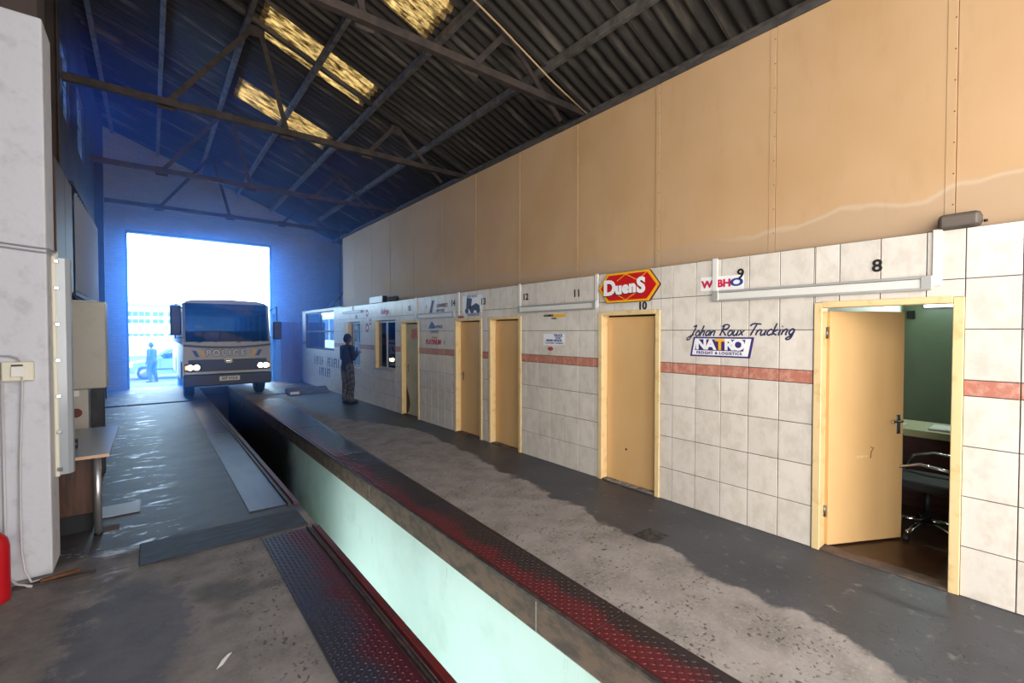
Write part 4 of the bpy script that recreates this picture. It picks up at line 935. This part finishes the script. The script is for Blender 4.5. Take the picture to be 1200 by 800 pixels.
for s, xa in ((-1, x0), (1, x1)):
    mr = bp('mirror_arm', MB().tube([(xa, BY+.12, 2.35), (xa+s*.14, BY-.05, 2.46), (xa+s*.16, BY-.06, 1.60), (xa, BY+.1, 1.62)], .014, 8), m_busdark)
    bp('mirror', MB().box(xa+s*.15-.11, xa+s*.15+.11, BY-.13, BY-.03, 1.68 if s < 0 else 1.55, 2.42 if s < 0 else 2.05, bev=.03), m_busdark, mr)
def wheel(x, y, z=.42):
    w_ = bp('wheel', MB().lathe((x-.11, y, z), (1, 0, 0), [(.25, 0), (.38, .0), (.415, .025), (.42, .06), (.42, .16), (.415, .195), (.38, .22), (.25, .22)], 32), m_tyre)
    for xx, s in ((x-.112, -1), (x+.112, 1)):
        bp('rim', MB().lathe((xx-s*.02, y, z), (s, 0, 0), [(.25, 0), (.24, .02), (.14, .012), (.1, .03), (.0, .032)], 24), m_steel, w_)
for x in (x0+.15, x1-.15): wheel(x, 14.96); wheel(x, 18.47, .40)
for y in (14.96, 18.47): bp('axle', MB().cone((x0+.2, y, .41), (x1-.2, y, .41), .06, .06, 10), m_busdark)
bp('dashboard', MB().box(x0+.06, x1-.06, 14.26, 14.62, 1.15, 1.42, bev=.03), m_busdark)
bp('steering_wheel', MB().tube([(x1-.55+.2*math.cos(k*PI/8), 14.75+.1*math.sin(k*PI/8), 1.45+.17*math.sin(k*PI/8)) for k in range(17)], .013, 6), m_busdark)
for r in range(6):
    for xx in (x0+.12, x0+.55, x1-.95, x1-.52):
        if r == 0 and xx in (x0+.12, x1-.95): continue
        bp('seat', MB().box(xx, xx+.40, 15.15+r*.85, 15.6+r*.85, 1.0, 1.12, bev=.03).box(xx, xx+.40, 15.55+r*.85, 15.66+r*.85, 1.05, 1.78, bev=.03), m_seat)

# ------------------------------------------------------------------ people: one continuous surface, clothes over it
def capsules(segs, balls=(), voxel=.01, smooth=4, name='body', xf=None):
    b = MB()
    for p, q, r0, r1 in segs:
        b.cone(p, q, r0, r1, 14); b.ball(p, r0, r0, r0, 14, 8); b.ball(q, r1, r1, r1, 14, 8)
    for c, r in balls: b.ball(c, *r, 20, 12)
    me = b.mesh(name, None); o = bpy.data.objects.new(name, me); col.objects.link(o)
    rm = o.modifiers.new('r', 'REMESH'); rm.mode = 'VOXEL'; rm.voxel_size = voxel; rm.use_smooth_shade = True
    sm = o.modifiers.new('s', 'SMOOTH'); sm.factor = .5; sm.iterations = smooth
    bpy.context.view_layer.update()
    out = bpy.data.meshes.new_from_object(o.evaluated_get(bpy.context.evaluated_depsgraph_get())); bpy.data.objects.remove(o); bpy.data.meshes.remove(me)
    out.name = name
    if xf is not None: out.transform(xf)
    return out
m_skin = M('brown_skin', '5a3a2a', .55); m_hair = M('black_hair', '0f0d0d', .9); m_camo = NT('camouflage_cloth')
_a = m_camo.ramp(m_camo.noise(9, 3), .46, .5); _b = m_camo.ramp(m_camo.noise(14, 3, .5, (1.1, .9, 1.3)), .52, .56)
m_camo.color(m_camo.mix(_b, m_camo.mix(_a, '4b4a38', '2e3127'), '6a614a')); m_camo.b.inputs['Roughness'].default_value = .9; m_camo = m_camo.m
def person(loc, face, scale, label, arms, legs, shirt_m, trouser_m, shoe_m, hair=True, lean=0):
    """local frame: +y is where the figure faces, z up, standing height 1.72"""
    t = thing('person', loc, label, 'person')
    xf = Matrix.Rotation(face, 4, 'Z') @ Matrix.Scale(scale, 4)
    L = lambda x, y, z: (x, y + (z-.9)*lean if z > .9 else y, z)
    seg = [(L(0, 0, .95), L(0, .01, 1.10), .125, .115), (L(0, .01, 1.10), L(0, 0, 1.32), .115, .13), (L(0, 0, 1.40), L(0, .015, 1.53), .055, .05)]
    balls = [(L(0, .03, 1.62), (.073, .095, .113)), (L(0, .045, 1.565), (.055, .07, .055)), (L(0, .125, 1.605), (.012, .016, .022)),
             (L(.074, .015, 1.61), (.012, .02, .03)), (L(-.074, .015, 1.61), (.012, .02, .03)), (L(0, .112, 1.57), (.022, .012, .008)), (L(.028, .112, 1.635), (.014, .01, .009)), (L(-.028, .112, 1.635), (.014, .01, .009))]
    sh = [(L(0, 0, .93), L(0, .01, 1.12), .15, .135), (L(0, .01, 1.12), L(0, 0, 1.33), .135, .145), (L(.05, 0, 1.38), L(-.05, 0, 1.38), .10, .10)]
    tr = [(L(.05, 0, .93), L(-.05, 0, .93), .125, .125)]
    shoes = []
    for s, (S_, E_, W_, fdir) in zip((-1, 1), arms):
        S_, E_, W_ = L(*S_), L(*E_), L(*W_)
        seg += [(L(s*.06, 0, 1.40), S_, .07, .062), (S_, E_, .055, .042), (E_, W_, .042, .028)]
        sh += [(L(s*.05, 0, 1.39), S_, .085, .072), (S_, E_, .07, .058), (E_, tuple(Vector(E_).lerp(Vector(W_), .82)), .056, .045)]
        # hand: palm, four fingers of different length bent at the knuckle, thumb from the side
        w_ = Vector(W_); f = Vector(fdir).normalized(); side = f.cross(Vector((0, 0, 1))); side = side.normalized() if side.length > .1 else Vector((s, 0, 0)); nrm = side.cross(f).normalized()
        pm = w_ + f*.085; seg.append((tuple(w_ + f*.02), tuple(pm), .026, .03)); seg.append((tuple(pm+side*.022), tuple(pm-side*.022), .016, .016))
        for k, ln in enumerate((.062, .075, .07, .055)):
            r = pm + side*(.03-.02*k); kn = r + f*ln*.5; tip = kn + (f*.75 - nrm*.6).normalized()*ln*.5
            seg += [(tuple(r), tuple(kn), .0095, .009), (tuple(kn), tuple(tip), .009, .0075)]
        th = w_ + f*.035 + side*.03; seg.append((tuple(th), tuple(th + (side*.7+f*.75).normalized()*.05), .012, .009))
    for s, (H_, K_, A_, T_) in zip((-1, 1), legs):
        seg += [(H_, K_, .09, .06), (K_, A_, .058, .038), (A_, T_, .038, .032), (A_, (A_[0], A_[1]-.04, A_[2]-.035), .035, .03)]
        tr += [(H_, K_, .108, .088), (K_, (A_[0], A_[1], A_[2]+.04), .086, .066)]
        ms = capsules([((A_[0], A_[1]-.035, .042), (T_[0], T_[1]+.02, .036), .04, .034), ((A_[0], A_[1], .10), (A_[0], A_[1]-.01, .05), .044, .042)], voxel=.008, name='shoe', xf=xf); shoes.append(ms)
    body = capsules(seg, balls, .0065, 2, 'body', xf); body.materials.append(m_skin); put('body', body, t, world=False)
    for nm, sg, mt in (('shirt', sh, shirt_m), ('trousers', tr, trouser_m)):
        me = capsules(sg, (), .012, 5, nm, xf); me.materials.append(mt); put(nm, me, t, world=False)
    for ms in shoes: ms.materials.append(shoe_m); put('shoe', ms, t, world=False)
    if hair:
        me = capsules([], [(L(0, .012, 1.652), (.082, .098, .098)), (L(0, -.03, 1.61), (.074, .07, .09))], .01, 2, 'hair', xf); me.materials.append(m_hair); put('hair', me, t, world=False)
    zl = [(o.data.vertices[i].co.z) for o in t.children for i in range(0, len(o.data.vertices), 5)]
    for o in t.children: o.location.z = -min(zl)
    return t
sa = lambda s: ((s*.175, 0, 1.39), (s*.215, .02, 1.13), (s*.10, .24, 1.24), (-s*.3, .7, .35))
m_navyshirt = M('dark_navy_shirt', '1a2436', .85); m_shoe = M('black_shoe', '121214', .5); m_darkjacket = M('dark_blue_jacket', '20283a', .85); m_jean = M('dark_blue_trousers', '1f2740', .9)
person((3.78, 11.25, 0), -PI/2 + .35, .985, 'person in dark shirt and camouflage trousers standing at the far hatch with raised hands', [sa(-1), sa(1)],
       [((-.09, 0, .88), (-.10, .03, .49), (-.085, -.02, .085), (-.10, .12, .04)), ((.09, 0, .88), (.10, .04, .49), (.10, .02, .085), (.12, .16, .04))], m_navyshirt, m_camo, m_shoe)
t = thing('mobile_phone', (4.06, 11.35, 1.2), 'small dark phone held up by the person at the hatch', 'phone')
MB().box(4.053, 4.063, 11.33, 11.40, 1.225, 1.365, bev=.003).build('case', m_black, t); MB().box(4.0515, 4.0529, 11.336, 11.394, 1.235, 1.355).build('screen', m_ink, t)
hang = lambda s, o=0: ((s*.19, 0, 1.39), (s*.25, -.03+o, 1.12), (s*.24, .06+o, .90), (0, .25, -1))
person((.05, 25.2, -.425), .9, 1.0, 'person in dark jacket and blue trousers walking in the bright yard outside the doorway', [hang(-1), hang(1, .08)],
       [((-.10, 0, .88), (-.12, .06, .49), (-.14, -.02, .085), (-.16, .12, .04)), ((.10, 0, .88), (.12, .02, .49), (.14, -.06, .085), (.15, .08, .04))], m_darkjacket, m_jean, m_shoe, lean=.06)

# ------------------------------------------------------------------ outside: car and building
CY = 27.0; CZ = -.455
m_car = M('pale_silver_car_paint', '74899c', .3, .3); m_carglass = glass('car_glass', '55687a', .02, .15)
car = thing('car', (1.5, CY+.85, CZ), 'pale silver hatchback parked outside in the yard behind the walking person', 'car')
def cp(nm, mb, mt, parent=None): return mb.build(nm, mt, parent or car)
cx0 = -.94
body = [(0, .35), (.0, .62), (.12, .74), (1.0, .90), (1.25, .95), (3.75, .98), (3.85, .6), (3.8, .3), (3.35, .28), (3.3, .5), (3.1, .62), (2.85, .62), (2.65, .5), (2.6, .24), (1.1, .24), (1.05, .5), (.85, .62), (.6, .62), (.4, .5), (.35, .28)]
b = MB(); b.prism([(cx0+x, CY, CZ+z) for x, z in body], (0, 1.65, 0)); cp('body', b, m_car)
cab = [(1.0, .92), (1.65, 1.40), (1.9, 1.46), (3.1, 1.45), (3.6, 1.3), (3.75, .97)]
b = MB()
for (xa, za), (xb, zb), in (((1.0, .92), (1.65, 1.40)), ((3.6, 1.3), (3.75, .97)), ((2.35, .96), (2.38, 1.43)), ((3.1, .97), (3.15, 1.43))):
    for yy in (CY+.06, CY+1.59): b.bar((cx0+xa, yy, CZ+za), (cx0+xb, yy, CZ+zb), .05, .06)
cp('pillars', b, m_car)
b = MB(); b.prism([(cx0+1.62, CY+.06, CZ+1.39), (cx0+1.9, CY+.08, CZ+1.45), (cx0+3.1, CY+.08, CZ+1.44), (cx0+3.6, CY+.08, CZ+1.29), (cx0+3.1, CY+.08, CZ+1.40), (cx0+1.9, CY+.08, CZ+1.41)], (0, 1.5, 0)); cp('roof', b, m_car)
for pts in ([(1.12, .96), (1.66, 1.37), (2.33, 1.41), (2.32, .97)], [(2.4, .98), (2.42, 1.41), (3.08, 1.40), (3.06, .98)], [(3.15, .99), (3.18, 1.40), (3.55, 1.27), (3.68, 1.0)]):
    for yy in (CY+.045, CY+1.595): cp('side_window', MB().prism([(cx0+x, yy, CZ+z) for x, z in pts], (0, .01, 0)), m_carglass)
cp('windscreen', MB().prism([(cx0+1.03, CY+.1, CZ+.94), (cx0+1.03, CY+1.55, CZ+.94), (cx0+1.64, CY+1.5, CZ+1.385), (cx0+1.64, CY+.15, CZ+1.385)], (.008, 0, .004)), m_carglass)
for x in (.72, 2.98):
    for yy, s in ((CY+.09, -1), (CY+1.56, 1)):
        wv = cp('wheel', MB().lathe((cx0+x, yy-.09, CZ+.30), (0, 1, 0), [(.19, 0), (.28, 0), (.30, .03), (.30, .15), (.28, .18), (.19, .18)], 26), m_tyre)
        cp('hubcap', MB().lathe((cx0+x, yy+s*.085, CZ+.30), (0, s, 0), [(.2, 0), (.18, .012), (.05, .02), (0, .02)], 20), m_steel, wv)
b = MB()
for x in (1.28, 2.36, 3.1): b.box(cx0+x-.006, cx0+x+.006, CY-.003, CY, CZ+.34, CZ+.94)
cp('door_gaps', b, m_ink); cp('door_handle', MB().box(cx0+2.18, cx0+2.32, CY-.02, CY, CZ+.80, CZ+.83, bev=.004), m_car)
cp('mirror', MB().box(cx0+1.2, cx0+1.35, CY-.14, CY-.01, CZ+.94, CZ+1.05, bev=.02), m_car)
cp('headlamp', MB().box(cx0+.02, cx0+.28, CY-.004, CY+.01, CZ+.60, CZ+.72, bev=.003), m_white)
cp('side_moulding', MB().box(cx0+1.15, cx0+2.6, CY-.012, CY, CZ+.45, CZ+.5, bev=.003), m_busdark)
FB = 62.0
bd = thing('white_building', (0, FB+4, -1), 'pale low building with two rows of dark windows far beyond the doorway', 'building')
m_bw = M('white_render', 'e6e6e4', .8); m_fw = M('far_window_glass', '39434f', .3)
MB().box(-14, 16, FB, FB+8, -1.0, 4.6).build('walls', m_bw, bd); MB().box(-14.3, 16.3, FB-.4, FB+8.3, 4.6, 4.9).build('roof', M('grey_roof', '8f9498', .7), bd)
for zz, hh in ((3.45, .5), (2.7, .45), (1.35, .25)):
    for k in range(9):
        xx = -4.4 + k*1.15
        if k % 3 == 2: xx += .15
        fw = MB().box(xx, xx+.95, FB-.04, FB+.02, zz, zz+hh).build('window', m_fw, bd)
        MB().box(xx+.46, xx+.49, FB-.06, FB-.04, zz, zz+hh).build('mullion', m_bw, fw)

# ------------------------------------------------------------------ exhaust haze hanging by the doorway
def haze(x0, x1, y0, y1, z0, z1, dens, nm, lb):
    mt = bpy.data.materials.new('exhaust_haze'); mt.use_nodes = True; nt = mt.node_tree; nt.nodes.remove(nt.nodes['Principled BSDF'])
    v = nt.nodes.new('ShaderNodeVolumeScatter'); v.inputs['Color'].default_value = (.07, .30, 1, 1); v.inputs['Density'].default_value = dens; v.inputs['Anisotropy'].default_value = .55
    nt.links.new(v.outputs[0], nt.nodes['Material Output'].inputs['Volume'])
    o = MB().box(x0, x1, y0, y1, z0, z1).build(nm, mt, None, kind='stuff', label=lb, category='smoke')
    return o
haze(-1.07, 6.4, 9.0, 16.28, 0.02, 6.9, .05, 'exhaust_smoke', 'thin blue exhaust smoke filling the far half of the hall')
haze(-1.07, 6.4, 16.3, 18.14, .03, 6.85, .30, 'exhaust_smoke', 'denser blue exhaust smoke right at the bright doorway')
